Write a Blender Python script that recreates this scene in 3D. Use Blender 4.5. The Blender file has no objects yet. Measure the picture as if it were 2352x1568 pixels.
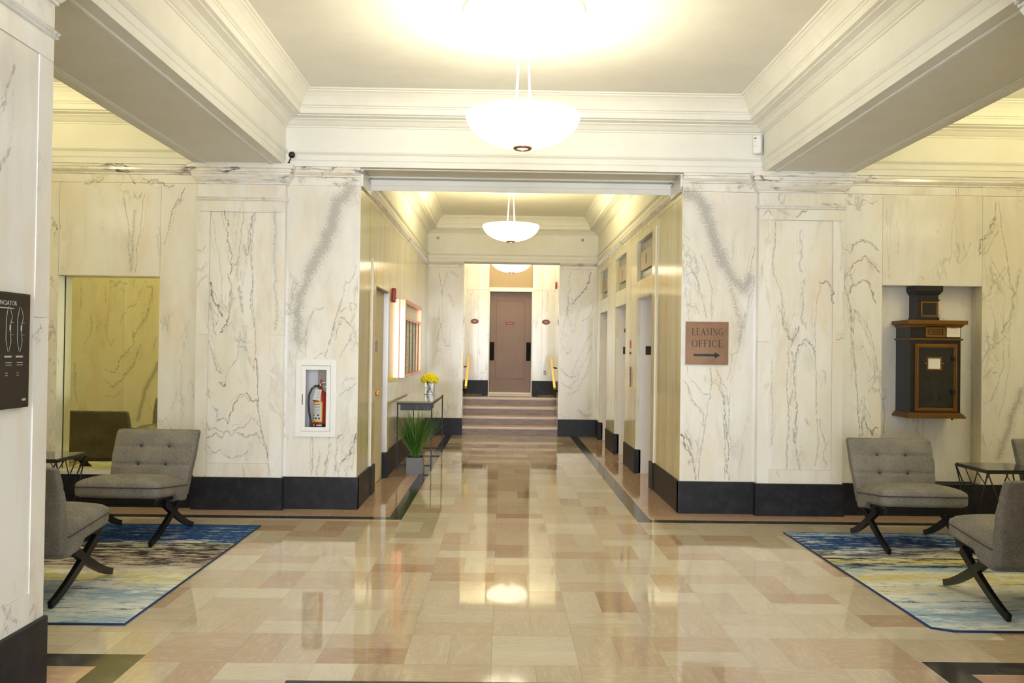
import bpy, bmesh, math, random
import numpy as np
from mathutils import Vector, Matrix
random.seed(7); rng=np.random.default_rng(11)
S=bpy.context.scene; COL=S.collection
PI=math.pi
# ---------------------------------------------------------------- helpers
def link(name,me,m,parent=None,loc=None,kind=None):
    o=bpy.data.objects.new(name,me); COL.objects.link(o)
    if m is not None and me is not None and len(me.materials)==0:
        for x in (m if isinstance(m,(list,tuple)) else [m]): me.materials.append(x)
    if parent is not None: o.parent=parent
    if loc is not None: o.location=loc
    if kind: o['kind']=kind
    return o
class MB:
    def __init__(s): s.b=bmesh.new(); s.mi=0
    def _f(s,vs,smooth=False):
        try:
            f=s.b.faces.new(vs); f.material_index=s.mi; f.smooth=smooth; return f
        except ValueError: return None
    def box(s,x0,x1,y0,y1,z0,z1,bev=0,M=None):
        t=bmesh.new()
        vs=[t.verts.new((x,y,z)) for x in(x0,x1) for y in(y0,y1) for z in(z0,z1)]
        for q in((0,1,3,2),(4,6,7,5),(0,4,5,1),(2,3,7,6),(0,2,6,4),(1,5,7,3)): t.faces.new([vs[i] for i in q])
        if bev: bmesh.ops.bevel(t,geom=list(t.edges),offset=bev,segments=2,affect='EDGES',profile=.7)
        s.add(t,M,smooth=False); return s
    def add(s,t,M=None,smooth=None):
        if M is not None: bmesh.ops.transform(t,matrix=M,verts=t.verts)
        mp={v:s.b.verts.new(v.co) for v in t.verts}
        for f in t.faces: s._f([mp[v] for v in f.verts], f.smooth if smooth is None else smooth)
        t.free(); return s
    def prism(s,pts,axis,a,b,smooth=False):
        # polygon pts extruded along axis from a to b ; axis 0:x (pts=y,z) 1:y (pts=x,z) 2:z (pts=x,y)
        def P(p,t): return {0:(t,p[0],p[1]),1:(p[0],t,p[1]),2:(p[0],p[1],t)}[axis]
        A=[s.b.verts.new(P(p,a)) for p in pts]; B=[s.b.verts.new(P(p,b)) for p in pts]
        s._f(A[::-1]); s._f(B)
        n=len(pts)
        for i in range(n): s._f([A[i],A[(i+1)%n],B[(i+1)%n],B[i]],smooth)
        return s
    def lathe(s,prof,n=32,M=None,c=(0,0,0),cap=True):
        t=bmesh.new(); rings=[]
        for r,z in prof:
            if r<1e-6: rings.append([t.verts.new((c[0],c[1],c[2]+z))])
            else: rings.append([t.verts.new((c[0]+r*math.cos(2*PI*k/n),c[1]+r*math.sin(2*PI*k/n),c[2]+z)) for k in range(n)])
        for a,b in zip(rings,rings[1:]):
            for k in range(n):
                k2=(k+1)%n
                if len(a)==1 and len(b)==1: continue
                if len(a)==1: f=t.faces.new([a[0],b[k2],b[k]])
                elif len(b)==1: f=t.faces.new([a[k],a[k2],b[0]])
                else: f=t.faces.new([a[k],a[k2],b[k2],b[k]])
                f.smooth=True
        if cap:
            for r in(rings[0],rings[-1]):
                if len(r)>1: t.faces.new(r)
        bmesh.ops.recalc_face_normals(t,faces=t.faces)
        s.add(t,M); return s
    def cyl(s,c,r,h,axis='z',n=24,r2=None):
        M=Matrix.Translation(c)
        if axis=='x': M=M@Matrix.Rotation(PI/2,4,'Y')
        if axis=='y': M=M@Matrix.Rotation(-PI/2,4,'X')
        return s.lathe([(r,0),(r2 if r2 is not None else r,h)],n,M)
    def sph(s,c,r,n=16,sc=(1,1,1)):
        t=bmesh.new(); bmesh.ops.create_uvsphere(t,u_segments=n,v_segments=max(6,n//2),radius=r)
        for f in t.faces:f.smooth=True
        return s.add(t,Matrix.Translation(c)@Matrix.Diagonal((*sc,1)))
    def tube(s,pts,rad,n=8,closed=False,flat=None,up=None):
        # rad: number or list ; flat=(w,t) rectangular section
        P=[Vector(p) for p in pts]; m=len(P); rings=[]
        u=Vector(up) if up else None
        prevn=None
        for i,p in enumerate(P):
            if closed: d=(P[(i+1)%m]-P[i-1])
            else: d=(P[min(i+1,m-1)]-P[max(i-1,0)])
            d.normalize()
            if u is not None: nn=u-d*u.dot(d)
            elif prevn is None:
                a=Vector((0,0,1)) if abs(d.z)<.9 else Vector((1,0,0)); nn=a-d*a.dot(d)
            else: nn=prevn-d*prevn.dot(d)
            nn.normalize(); prevn=nn; bb=d.cross(nn)
            r=rad[i] if isinstance(rad,(list,tuple)) else rad
            if flat:
                w,t=flat; w*=r;t*=r
                ring=[p+nn*w*a+bb*t*b for a,b in((.5,.5),(-.5,.5),(-.5,-.5),(.5,-.5))]
            else: ring=[p+nn*r*math.cos(2*PI*k/n)+bb*r*math.sin(2*PI*k/n) for k in range(n)]
            rings.append([s.b.verts.new(v) for v in ring])
        k=len(rings[0])
        rng_=range(m if closed else m-1)
        for i in rng_:
            a,b=rings[i],rings[(i+1)%m]
            for j in range(k): s._f([a[j],a[(j+1)%k],b[(j+1)%k],b[j]],not flat)
        if not closed: s._f(rings[0][::-1]); s._f(rings[-1])
        return s
    def text(s,txt,size,M,depth=.002,align='CENTER',sx=1.0,xalign=None):
        cu=bpy.data.curves.new('t','FONT'); cu.body=txt; cu.size=size; cu.extrude=depth; cu.align_x=align; cu.align_y='CENTER'; cu.resolution_u=3
        o=bpy.data.objects.new('t',cu); COL.objects.link(o); bpy.context.view_layer.update()
        me=bpy.data.meshes.new_from_object(o.evaluated_get(bpy.context.evaluated_depsgraph_get()))
        t=bmesh.new(); t.from_mesh(me); s.add(t,M@Matrix.Diagonal((sx,1,1,1)),smooth=False)
        bpy.data.objects.remove(o); bpy.data.curves.remove(cu); bpy.data.meshes.remove(me); return s
    def build(s,name,m,parent=None,loc=None,kind=None,recalc=True):
        if recalc: bmesh.ops.recalc_face_normals(s.b,faces=s.b.faces)
        me=bpy.data.meshes.new(name); s.b.to_mesh(me); s.b.free()
        return link(name,me,m,parent,loc,kind)
def tag(o,label,cat,group=None,kind=None):
    o['label']=label; o['category']=cat
    if group:o['group']=group
    if kind:o['kind']=kind
    return o
def empty(name,loc=(0,0,0),rz=0):
    o=bpy.data.objects.new(name,None); COL.objects.link(o); o.location=loc; o.rotation_euler=(0,0,rz); o.empty_display_size=.1; return o
def copy_tree(o,parent=None):
    c=o.copy(); COL.objects.link(c)
    if parent: c.parent=parent
    for ch in o.children: copy_tree(ch,c)
    return c
def rbox(hx,hy,hz,r,n=10,dome=0,fn=None):
    """rounded box centred on origin, optional top dome and per vertex function"""
    t=bmesh.new(); bmesh.ops.create_cube(t,size=2); bmesh.ops.subdivide_edges(t,edges=list(t.edges),cuts=n,use_grid_fill=True)
    for v in t.verts:
        c=v.co; p=Vector((c.x*hx,c.y*hy,c.z*hz))
        q=Vector((max(-hx+r,min(hx-r,p.x)),max(-hy+r,min(hy-r,p.y)),max(-hz+r,min(hz-r,p.z))))
        d=p-q
        if d.length>1e-7: p=q+d.normalized()*r*min(1,(d.length/r) if d.length<r*.5 else 1)
        if dome and p.z>0: p.z+=dome*max(0,1-(p.x/hx)**4)*max(0,1-(p.y/hy)**4)*min(1,p.z/hz)
        if fn: p=fn(p)
        v.co=p
    for f in t.faces: f.smooth=True
    return t
# ---------------------------------------------------------------- node helper
class NT:
    def __init__(s,name):
        s.m=bpy.data.materials.new(name); s.m.use_nodes=True; s.t=s.m.node_tree; s.n=s.t.nodes; s.n.clear()
        s.out=s.n.new('ShaderNodeOutputMaterial'); s.p=s.n.new('ShaderNodeBsdfPrincipled'); s.l(s.p.outputs[0],s.out.inputs[0])
    def l(s,a,b): s.t.links.new(a,b)
    def set(s,inp,v):
        if hasattr(v,'is_linked') or isinstance(v,bpy.types.NodeSocket): s.l(v,inp)
        elif isinstance(v,(tuple,list)) and len(v)==3 and inp.type=='RGBA': inp.default_value=(*v,1)
        else: inp.default_value=v
    def P(s,**k):
        for a,b in k.items(): s.set(s.p.inputs[a.replace('_',' ')],b)
        return s
    def math(s,op,a,b=None,c=None,clamp=False):
        n=s.n.new('ShaderNodeMath'); n.operation=op; n.use_clamp=clamp; s.set(n.inputs[0],a)
        if b is not None: s.set(n.inputs[1],b)
        if c is not None: s.set(n.inputs[2],c)
        return n.outputs[0]
    def vm(s,op,a,b=None):
        n=s.n.new('ShaderNodeVectorMath'); n.operation=op; s.set(n.inputs[0],a)
        if b is not None: s.set(n.inputs[1],b)
        return n.outputs[0]
    def vs(s,a,k):
        n=s.n.new('ShaderNodeVectorMath'); n.operation='SCALE'; s.set(n.inputs[0],a); n.inputs[3].default_value=k; return n.outputs[0]
    def noise(s,v,scale=5,detail=4,rough=.55,dist=0,color=False,lac=2):
        n=s.n.new('ShaderNodeTexNoise'); s.l(v,n.inputs['Vector']); n.inputs['Scale'].default_value=scale; n.inputs['Detail'].default_value=detail
        n.inputs['Roughness'].default_value=rough; n.inputs['Distortion'].default_value=dist; n.inputs['Lacunarity'].default_value=lac
        return n.outputs[1 if color else 0]
    def ramp(s,f,stops,interp='LINEAR'):
        n=s.n.new('ShaderNodeValToRGB'); s.l(f,n.inputs[0]); e=n.color_ramp.elements; n.color_ramp.interpolation=interp
        while len(e)<len(stops): e.new(.5)
        for i,(p,c) in enumerate(stops):
            e[i].position=p; e[i].color=(c,c,c,1) if isinstance(c,(int,float)) else (*c,1)
        return n.outputs[0]
    def mix(s,f,a,b,typ='MIX'):
        n=s.n.new('ShaderNodeMix'); n.data_type='RGBA'; n.blend_type=typ; s.set(n.inputs[0],f)
        for i,v in((6,a),(7,b)):
            if isinstance(v,(tuple,list)): n.inputs[i].default_value=(*v[:3],1)
            else: s.l(v,n.inputs[i])
        return n.outputs[2]
    def mapr(s,v,a,b,c=0,d=1,smooth=True):
        n=s.n.new('ShaderNodeMapRange'); n.interpolation_type='SMOOTHSTEP' if smooth else 'LINEAR'
        s.set(n.inputs[0],v); 
        for i,x in enumerate((a,b,c,d)): n.inputs[i+1].default_value=x
        return n.outputs[0]
    def xyz(s,x=0,y=0,z=0):
        n=s.n.new('ShaderNodeCombineXYZ'); s.set(n.inputs[0],x); s.set(n.inputs[1],y); s.set(n.inputs[2],z); return n.outputs[0]
    def sep(s,v):
        n=s.n.new('ShaderNodeSeparateXYZ'); s.l(v,n.inputs[0]); return n.outputs
    def tc(s,k='Object'): return s.n.new('ShaderNodeTexCoord').outputs[k]
    def geo(s): return s.n.new('ShaderNodeNewGeometry').outputs['Position']
    def attr(s,name):
        n=s.n.new('ShaderNodeAttribute'); n.attribute_name=name; return n.outputs['Fac']
    def bump(s,h,strength=.2,dist=.01):
        n=s.n.new('ShaderNodeBump'); n.inputs['Strength'].default_value=strength; n.inputs['Distance'].default_value=dist; s.l(h,n.inputs['Height']); s.l(n.outputs[0],s.p.inputs['Normal'])
def simple(name,col,rough=.5,metal=0,**k):
    t=NT(name); t.P(Base_Color=col,Roughness=rough,Metallic=metal,**k)
    v=t.tc(); n=t.noise(v,60,2,.5)
    c=t.mix(t.mapr(n,.3,.7,0,.12),col,tuple(x*.8 for x in col)); t.P(Base_Color=c); return t.m
# ---------------------------------------------------------------- materials
def make_marble(name,stretch=.35,freq=3.0,base=(.79,.755,.68),light=(.84,.835,.82),warm=(.80,.67,.50),dark=(.10,.095,.09),
                warmamt=.4,veins=.35,streak=0.,rough=.16,spec=.5,vwid=.018,hz=0):
    t=NT(name); uv=t.tc('UV'); x,y,_=t.sep(uv)
    v=t.xyz(x,t.math('MULTIPLY',y,stretch),0)
    warp=t.vs(t.vm('SUBTRACT',t.noise(v,freq*.8,3,.5,color=True),(.5,.5,.5)),.35)
    vw=t.vm('ADD',v,warp)
    n1=t.noise(vw,freq*.7,5,.6); n2=t.noise(t.vm('ADD',vw,(7.3,2.1,0)),freq*1.3,4,.6)
    c=t.mix(t.mapr(n1,.35,.65),base,light)
    c=t.mix(t.math('MULTIPLY',t.mapr(n2,.5,.72),warmamt),c,warm)
    n3=t.noise(t.vm('ADD',vw,(3.3,9.1,0)),freq*1.1,5,.65)
    c=t.mix(t.math('MULTIPLY',t.mapr(n3,.52,.72),.38),c,(.52,.50,.46))
    n4=t.noise(t.vm('ADD',t.xyz(x,t.math('MULTIPLY',y,.12),0),(8.3,1.1,0)),7,4,.6); c=t.mix(t.math('MULTIPLY',t.mapr(n4,.5,.75),.25),c,(.60,.55,.46))
    # fine veins: ridge of warped noise
    r=t.math('ABSOLUTE',t.math('SUBTRACT',t.noise(t.vm('ADD',vw,(1.7,4.2,0)),freq*.9,6,.62,.4),.5))
    m=t.mapr(r,0.0,vwid,1,0); gate=t.mapr(t.noise(t.vm('ADD',v,(5,5,0)),freq*.9,3,.5),.5,.66)
    c=t.mix(t.math('MULTIPLY',t.math('MULTIPLY',m,gate),veins),c,dark)
    if hz:
        h_=t.noise(t.xyz(t.math('MULTIPLY',x,1.3),t.math('MULTIPLY',y,16),0),2.2,6,.75); c=t.mix(t.math('MULTIPLY',t.mapr(h_,.52,.66),t.math('MULTIPLY',t.mapr(n1,.34,.52),hz)),c,(.20,.19,.17))
    if streak:
        vs=t.xyz(x,t.math('MULTIPLY',y,.045),0)
        vs=t.vm('ADD',vs,t.vs(t.noise(t.xyz(x,t.math('MULTIPLY',y,.4),0),2.5,3,.5,color=True),.10))
        s1=t.noise(vs,5,6,.66); c=t.mix(t.math('MULTIPLY',t.mapr(s1,.48,.74),streak),c,(.47,.39,.21))
        s3=t.noise(t.vm('ADD',vs,(9,2,0)),11,5,.7); c=t.mix(t.math('MULTIPLY',t.mapr(s3,.56,.72),t.math('MULTIPLY',t.mapr(t.noise(uv,1.4,3,.5),.45,.6),streak*.8)),c,(.30,.26,.15))
        s2=t.math('ABSOLUTE',t.math('SUBTRACT',t.noise(t.vm('ADD',vs,(3,1,0)),3.2,6,.66),.5))
        c=t.mix(t.math('MULTIPLY',t.mapr(s2,0,.012,1,0),t.math('MULTIPLY',t.mapr(t.noise(uv,2.2,3,.5),.5,.65),streak*.8)),c,(.27,.21,.12))
    # individually grown veins (mesh attributes)
    va=t.attr('vein'); vi=t.attr('vein_i'); vb=t.attr('band')
    nf=t.noise(uv,95,4,.75); nf2=t.noise(uv,22,3,.6)
    mm=t.mapr(t.math('ADD',va,t.math('MULTIPLY',t.math('SUBTRACT',t.math('ADD',t.math('MULTIPLY',nf,.6),t.math('MULTIPLY',nf2,.4)),.5),1.25)),.60,.74)
    mm=t.math('MULTIPLY',mm,t.math('GREATER_THAN',va,.02))
    mm=t.math('MULTIPLY',t.math('MULTIPLY',mm,vi),t.mapr(nf2,.3,.6,.35,1))
    c=t.mix(t.math('MULTIPLY',mm,.95),c,dark)
    halo=t.math('MULTIPLY',t.math('MULTIPLY',va,vi),.15); c=t.mix(halo,c,(.45,.42,.37))
    bn=t.noise(uv,58,5,.8); bm_=t.mapr(t.math('ADD',t.math('MULTIPLY',vb,.9),t.math('MULTIPLY',t.math('SUBTRACT',bn,.5),1.9)),.38,.72)
    bm_=t.math('MULTIPLY',bm_,t.math('GREATER_THAN',vb,.01)); c=t.mix(t.math('MULTIPLY',bm_,.62),c,(.27,.265,.26))
    c=t.mix(t.math('MULTIPLY',vb,.4),c,(.5,.49,.47))
    t.P(Base_Color=c,Roughness=rough,Specular_IOR_Level=spec); return t.m
M={}
M['marble']=make_marble('cream_marble')
M['marble_side']=make_marble('streaked_marble',stretch=.12,freq=3.2,base=(.79,.735,.46),light=(.84,.80,.60),warm=(.72,.62,.34),veins=.12,streak=.55,warmamt=.6,rough=.13,spec=.6)
M['marble_bay']=make_marble('vestibule_marble',veins=.45,warmamt=.5)
def m_plaster():
    t=NT('ivory_plaster'); n=t.noise(t.geo(),3,4,.6); c=t.mix(t.mapr(n,.3,.7),(.79,.785,.735),(.83,.825,.785)); t.P(Base_Color=c,Roughness=.6); t.bump(t.noise(t.geo(),180,2,.5),.06,.002); return t.m
M['plaster']=m_plaster()
M['backing']=simple('wall_backing',(.42,.38,.32),.8)
def m_black():
    t=NT('black_stone'); g=t.geo(); n=t.noise(g,9,6,.7); n2=t.noise(g,90,3,.7)
    c=t.mix(t.mapr(n,.4,.75),(.012,.0125,.017),(.026,.027,.034)); c=t.mix(t.mapr(n2,.66,.75,0,.35),c,(.08,.08,.09)); t.P(Base_Color=c,Roughness=.45,Specular_IOR_Level=.25); return t.m
M['black']=m_black()
def m_floor(name,border=False):
    t=NT(name); g=t.geo(); x,y,_=t.sep(g); C=.42
    ux=t.math('DIVIDE',t.math('ADD',x,.033),C if not border else .75); uy=t.math('DIVIDE',t.math('SUBTRACT',y,4.075-.0),C if not border else .75)
    ix=t.math('FLOOR',ux); iy=t.math('FLOOR',uy); fx=t.math('SUBTRACT',ux,ix); fy=t.math('SUBTRACT',uy,iy)
    par=t.math('MODULO',t.math('ABSOLUTE',t.math('ADD',t.math('ADD',ix,iy),200)),2)   # 0 -> tiles run along x
    # across coordinate
    a=t.math('ADD',t.math('MULTIPLY',fy,t.math('SUBTRACT',1,par)),t.math('MULTIPLY',fx,par))   # splits
    b=t.math('ADD',t.math('MULTIPLY',fx,t.math('SUBTRACT',1,par)),t.math('MULTIPLY',fy,par))   # long
    half=t.math('FLOOR',t.math('MULTIPLY',a,2)); fa=t.math('FRACT',t.math('MULTIPLY',a,2))
    if border: half=t.math('MULTIPLY',half,0); fa=a
    w=t.n.new('ShaderNodeTexWhiteNoise'); w.noise_dimensions='3D'; t.l(t.xyz(ix,iy,t.math('ADD',t.math('MULTIPLY',half,3.7),1.3)),w.inputs['Vector']); r=w.outputs[0]; rc=w.outputs[1]
    if border: col=t.ramp(r,[(0,(.44,.28,.18)),(.5,(.52,.36,.25)),(1,(.48,.32,.22))])
    else: col=t.ramp(r,[(0,(.365,.245,.16)),(.10,(.44,.325,.225)),(.24,(.49,.40,.29)),(.5,(.515,.445,.34)),(.74,(.545,.48,.375)),(1,(.61,.565,.45))])
    # veining along the long direction, offset per tile
    v=t.vm('ADD',t.xyz(t.math('MULTIPLY',b,.42),t.math('MULTIPLY',a,1.6),0),t.vs(rc,37.))
    n=t.noise(v,3.2,6,.68,.6); col=t.mix(t.mapr(n,.38,.7,0,.5),col,t.mix(.5,col,(.50,.32,.20)))
    rr=t.math('ABSOLUTE',t.math('SUBTRACT',t.noise(t.vm('ADD',v,(4,4,0)),2.6,6,.66,.9),.5)); g2=t.mapr(t.noise(v,2,2,.5),.45,.62)
    col=t.mix(t.math('MULTIPLY',t.math('MULTIPLY',t.mapr(rr,0,.012,1,0),g2),.42),col,(.30,.19,.13))
    col=t.mix(t.mapr(t.noise(v,14,4,.7),.45,.75,0,.28),col,(.80,.70,.58))
    # joints
    def edge(f,s): 
        e=t.math('MINIMUM',f,t.math('SUBTRACT',1,f)); return t.mapr(t.math('MULTIPLY',e,s),.0006,.0022,1,0)
    j=t.math('MAXIMUM',edge(fa,C/2 if not border else .75),edge(b,C if not border else .75))
    col=t.mix(t.math('MULTIPLY',j,.42),col,(.22,.15,.10))
    ro=t.mapr(t.noise(g,1.6,4,.6),.3,.7,.03,.07)
    t.P(Base_Color=col,Roughness=ro,Specular_IOR_Level=.62); t.bump(t.noise(g,2.6,2,.5),.02,.010)
    return t.m
M['floor']=m_floor('basketweave_stone'); M['floorb']=m_floor('rose_stone_border',True)
def m_inlay():
    t=NT('dark_inlay_stone'); n=t.noise(t.geo(),5,6,.7,.5); c=t.mix(t.mapr(n,.45,.7),(.035,.034,.032),(.085,.08,.07)); t.P(Base_Color=c,Roughness=.09,Specular_IOR_Level=.6); return t.m
M['inlay']=m_inlay()
def m_step():
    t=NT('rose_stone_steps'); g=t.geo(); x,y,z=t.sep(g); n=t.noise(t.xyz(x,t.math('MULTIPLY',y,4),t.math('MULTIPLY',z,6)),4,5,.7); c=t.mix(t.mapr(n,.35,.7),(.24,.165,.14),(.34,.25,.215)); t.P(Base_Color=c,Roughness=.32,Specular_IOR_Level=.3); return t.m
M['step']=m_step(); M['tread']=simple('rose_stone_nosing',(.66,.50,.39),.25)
def m_fabric(name,c1,c2):
    t=NT(name); v=t.tc(); x,y,z=t.sep(v)
    a=t.noise(t.xyz(t.math('MULTIPLY',x,1),t.math('MULTIPLY',y,1),t.math('MULTIPLY',z,6)),70,3,.75)
    b=t.noise(t.xyz(t.math('MULTIPLY',x,6),t.math('MULTIPLY',y,6),z),70,3,.75)
    f=t.math('ADD',t.math('MULTIPLY',a,.5),t.math('MULTIPLY',b,.5)); c=t.ramp(f,[(.34,c1),(.5,tuple((p+q)/2 for p,q in zip(c1,c2))),(.66,c2)])
    c=t.mix(t.mapr(t.noise(v,5,3,.5),.35,.7,0,.25),c,tuple(p*1.15 for p in c2))
    t.P(Base_Color=c,Roughness=.95,Specular_IOR_Level=.15); t.bump(f,.5,.003); return t.m
M['tweed']=m_fabric('grey_tweed',(.035,.034,.035),(.34,.32,.285))
M['button']=simple('slate_button',(.05,.06,.09),.9)
M['leg']=simple('black_lacquered_wood',(.006,.005,.005),.35,Specular_IOR_Level=.3)
M['iron']=simple('black_iron',(.012,.011,.011),.5,0)
M['white']=simple('white_enamel',(.86,.86,.86),.35)
M['paint']=simple('grey_white_paint',(.86,.84,.87),.4)
M['cream_paint']=simple('cream_door_paint',(.70,.63,.50),.6,Specular_IOR_Level=.2)
M['steel']=simple('brushed_steel',(.75,.76,.80),.22,1.)
M['brass']=simple('polished_brass',(.86,.60,.20),.22,1.)
M['copper']=simple('copper',(.92,.40,.24),.25,1.)
M['red']=simple('red_enamel',(.55,.015,.012),.25)
M['redplastic']=simple('red_plastic',(.42,.03,.03),.4)
M['blackp']=simple('black_plastic',(.012,.012,.014),.3)
M['rubber']=simple('black_rubber',(.018,.018,.022),.45)
M['brown_sign']=simple('maroon_sign',(.20,.055,.035),.4)
M['bronze']=None
def m_bronze():
    t=NT('bronze_plate'); n=t.noise(t.tc(),3,4,.6); c=t.mix(t.mapr(n,.3,.7),(.20,.115,.065),(.26,.15,.085)); t.P(Base_Color=c,Roughness=.42,Metallic=.55); return t.m
M['bronze']=m_bronze()
M['darkletter']=simple('dark_bronze_letter',(.03,.02,.015),.5)
M['paper']=simple('white_paper',(.85,.83,.78),.7)
M['yellow']=simple('yellow_label',(.80,.68,.05),.5)
def m_wood():
    t=NT('door_brown'); v=t.tc(); x,y,z=t.sep(v); n=t.noise(v,3,4,.6); n2=t.noise(v,160,2,.6)
    c=t.mix(t.mapr(n,.35,.7),(.235,.15,.115),(.26,.17,.13)); c=t.mix(t.mapr(n2,.3,.7,0,.35),c,(.2,.12,.09)); t.P(Base_Color=c,Roughness=.42); return t.m
M['doorbrown']=m_wood()
M['doorline']=simple('door_moulding_red_brown',(.23,.11,.055),.4)
M['tan']=simple('tan_panel',(.40,.29,.17),.6)
def m_glass(name,col=(1,1,1),rough=0.,alpha=None):
    t=NT(name); t.P(Base_Color=col,Roughness=rough,IOR=1.45); t.p.inputs['Transmission Weight'].default_value=1.; return t.m
M['glass']=m_glass('clear_glass')
def m_thinglass():
    t=NT('thin_pane'); t.n.remove(t.p); a=t.n.new('ShaderNodeBsdfTransparent'); b=t.n.new('ShaderNodeBsdfGlossy'); b.inputs['Roughness'].default_value=.02
    mx=t.n.new('ShaderNodeMixShader'); f=t.n.new('ShaderNodeFresnel'); f.inputs[0].default_value=1.45; t.l(f.outputs[0],mx.inputs[0]); t.l(a.outputs[0],mx.inputs[1]); t.l(b.outputs[0],mx.inputs[2]); t.l(mx.outputs[0],t.out.inputs[0]); return t.m
M['pane']=m_thinglass()
M['mirror']=None
def m_mirror():
    t=NT('aged_mirror'); t.P(Base_Color=(.86,.83,.48),Roughness=.015,Metallic=1.); return t.m
M['mirror']=m_mirror()
def m_rug(name,flip):
    t=NT(name); v=t.tc(); x,y,_=t.sep(v); yy=t.math('DIVIDE',y,2.55)
    def st(sx,sy,o,d=6,r=.72,sc=1): return t.noise(t.xyz(t.math('MULTIPLY',x,sx),t.math('MULTIPLY',y,sy),o),sc,d,r)
    a=st(1.8,9,0,7,.75); b=st(4.2,24,3,7,.76); g=st(.9,1.8,7,3,.5); f=st(16,80,5,3,.6); e=st(2.4,14,11,7,.78)
    pos=t.math('ADD',yy,t.math('MULTIPLY',t.math('SUBTRACT',a,.5),.34)); pos=t.math('ADD',pos,t.math('MULTIPLY',t.math('SUBTRACT',b,.5),.16)); pos=t.math('ADD',pos,t.math('MULTIPLY',t.math('SUBTRACT',g,.5),.16))
    blue=(.008,.055,.20); navy=(.010,.016,.05); lb=(.22,.36,.50); cream=(.60,.58,.46); yel=(.56,.48,.17); char=(.020,.014,.018); wh=(.66,.68,.66); tan=(.46,.39,.32); teal=(.03,.11,.20); h=st(3.2,7,21,6,.72); k_=st(5,12,33,6,.75)
    def band(c0,w): return t.mapr(t.math('ABSOLUTE',t.math('SUBTRACT',yy,c0)),w*.6,w,1,0)
    if not flip:
        c=t.ramp(pos,[(0,lb),(.10,wh),(.22,lb),(.30,wh),(.36,yel),(.42,cream),(.48,tan),(.60,tan),(.70,cream),(.745,wh),(.765,blue),(.97,blue),(1,blue)])
        c=t.mix(t.math('MULTIPLY',t.mapr(b,.46,.54),band(.60,.17)),c,char)
        c=t.mix(t.math('MULTIPLY',t.mapr(e,.50,.58),band(.66,.13)),c,char)
        c=t.mix(t.math('MULTIPLY',t.mapr(b,.55,.62),band(.86,.14)),c,wh)
        c=t.mix(t.math('MULTIPLY',t.mapr(e,.55,.61,0,.85),band(.15,.22)),c,teal)
        c=t.mix(t.math('MULTIPLY',t.mapr(b,.52,.60,0,.8),band(.30,.12)),c,yel)
    else:
        c=t.ramp(pos,[(0,wh),(.10,lb),(.2,wh),(.28,cream),(.36,cream),(.42,yel),(.47,cream),(.52,lb),(.60,yel),(.66,cream),(.70,navy),(.735,wh),(.76,blue),(.92,blue),(.96,lb),(1,blue)])
        c=t.mix(t.math('MULTIPLY',t.mapr(e,.49,.56),band(.60,.13)),c,navy)
        c=t.mix(t.math('MULTIPLY',t.mapr(b,.52,.60),band(.83,.18)),c,wh)
        c=t.mix(t.math('MULTIPLY',t.mapr(e,.53,.60,0,.9),band(.36,.12)),c,yel)
        c=t.mix(t.math('MULTIPLY',t.mapr(e,.58,.64,0,.8),band(.30,.3)),c,teal)
        c=t.mix(t.math('MULTIPLY',t.mapr(a,.54,.62),band(.80,.14)),c,blue)
    near=t.mapr(yy,.38,.55,1,0)
    c=t.mix(t.math('MULTIPLY',t.mapr(h,.50,.60),near),c,wh); c=t.mix(t.math('MULTIPLY',t.mapr(k_,.54,.62,0,.8),near),c,lb); c=t.mix(t.math('MULTIPLY',t.mapr(e,.57,.63,0,.9),near),c,teal)
    c=t.mix(t.mapr(f,.4,.7,0,.22),c,t.mix(.5,c,navy)); c=t.mix(t.mapr(f,.3,.5,.18,0),c,wh)
    t.P(Base_Color=c,Roughness=.97,Specular_IOR_Level=.1); t.bump(b,.4,.004); return t.m
M['rugL']=m_rug('blue_charcoal_rug',False); M['rugR']=m_rug('blue_yellow_rug',True)
M['rugedge']=simple('blue_binding',(.006,.032,.11),.9)
def m_emit(name,col,s):
    t=NT(name); t.P(Base_Color=(.9,.88,.8),Roughness=.3,Emission_Color=col,Emission_Strength=s); return t.m
LCOL=[(1.,.90,.66),(1.,.84,.44),(1.,.87,.52),(1.,.85,.42),(1.,.85,.42)]
M['bowl']=m_emit('lit_alabaster_glass',(1.,.90,.66),3.4)
M['rod']=simple('white_painted_rod',(.88,.85,.76),.35)
M['maildark']=simple('dark_patinated_iron',(.018,.016,.018),.38,.4)
M['mailbrass']=simple('aged_mail_brass',(.19,.095,.022),.42,.7)
M['mailglass']=simple('dark_mail_glass',(.012,.012,.013),.12)
M['greyglass']=simple('grey_green_glass',(.19,.19,.15),.2)
M['slab']=simple('indicator_plate',(.50,.42,.29),.35)
M['boardglass']=simple('directory_backing',(.60,.60,.53),.3)
M['boardrib']=simple('directory_rib',(.09,.07,.05),.4,.5)
M['concrete']=simple('grey_concrete',(.24,.24,.27),.9)
M['soil']=simple('dark_soil',(.02,.015,.01),.9)
def m_grass():
    t=NT('grass_blade'); n=t.n.new('ShaderNodeNewGeometry').outputs['Random Per Island']; c=t.ramp(n,[(0,(.012,.055,.012)),(.4,(.035,.13,.02)),(.75,(.11,.27,.035)),(1,(.26,.42,.08))]); t.P(Base_Color=c,Roughness=.5); return t.m
M['grass']=m_grass()
M['flower']=simple('yellow_petal',(1.,.86,.02),.7)
M['stem']=simple('flower_stem',(.05,.10,.03),.6)
M['tabletop']=simple('smoky_table_top',(.30,.25,.16),.10)
M['blackglass']=simple('black_glass_top',(.03,.03,.028),.08)
M['signface']=simple('black_annunciator_face',(.014,.011,.010),.15)
M['signtext']=simple('grey_legend',(.42,.40,.38),.5)

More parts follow.
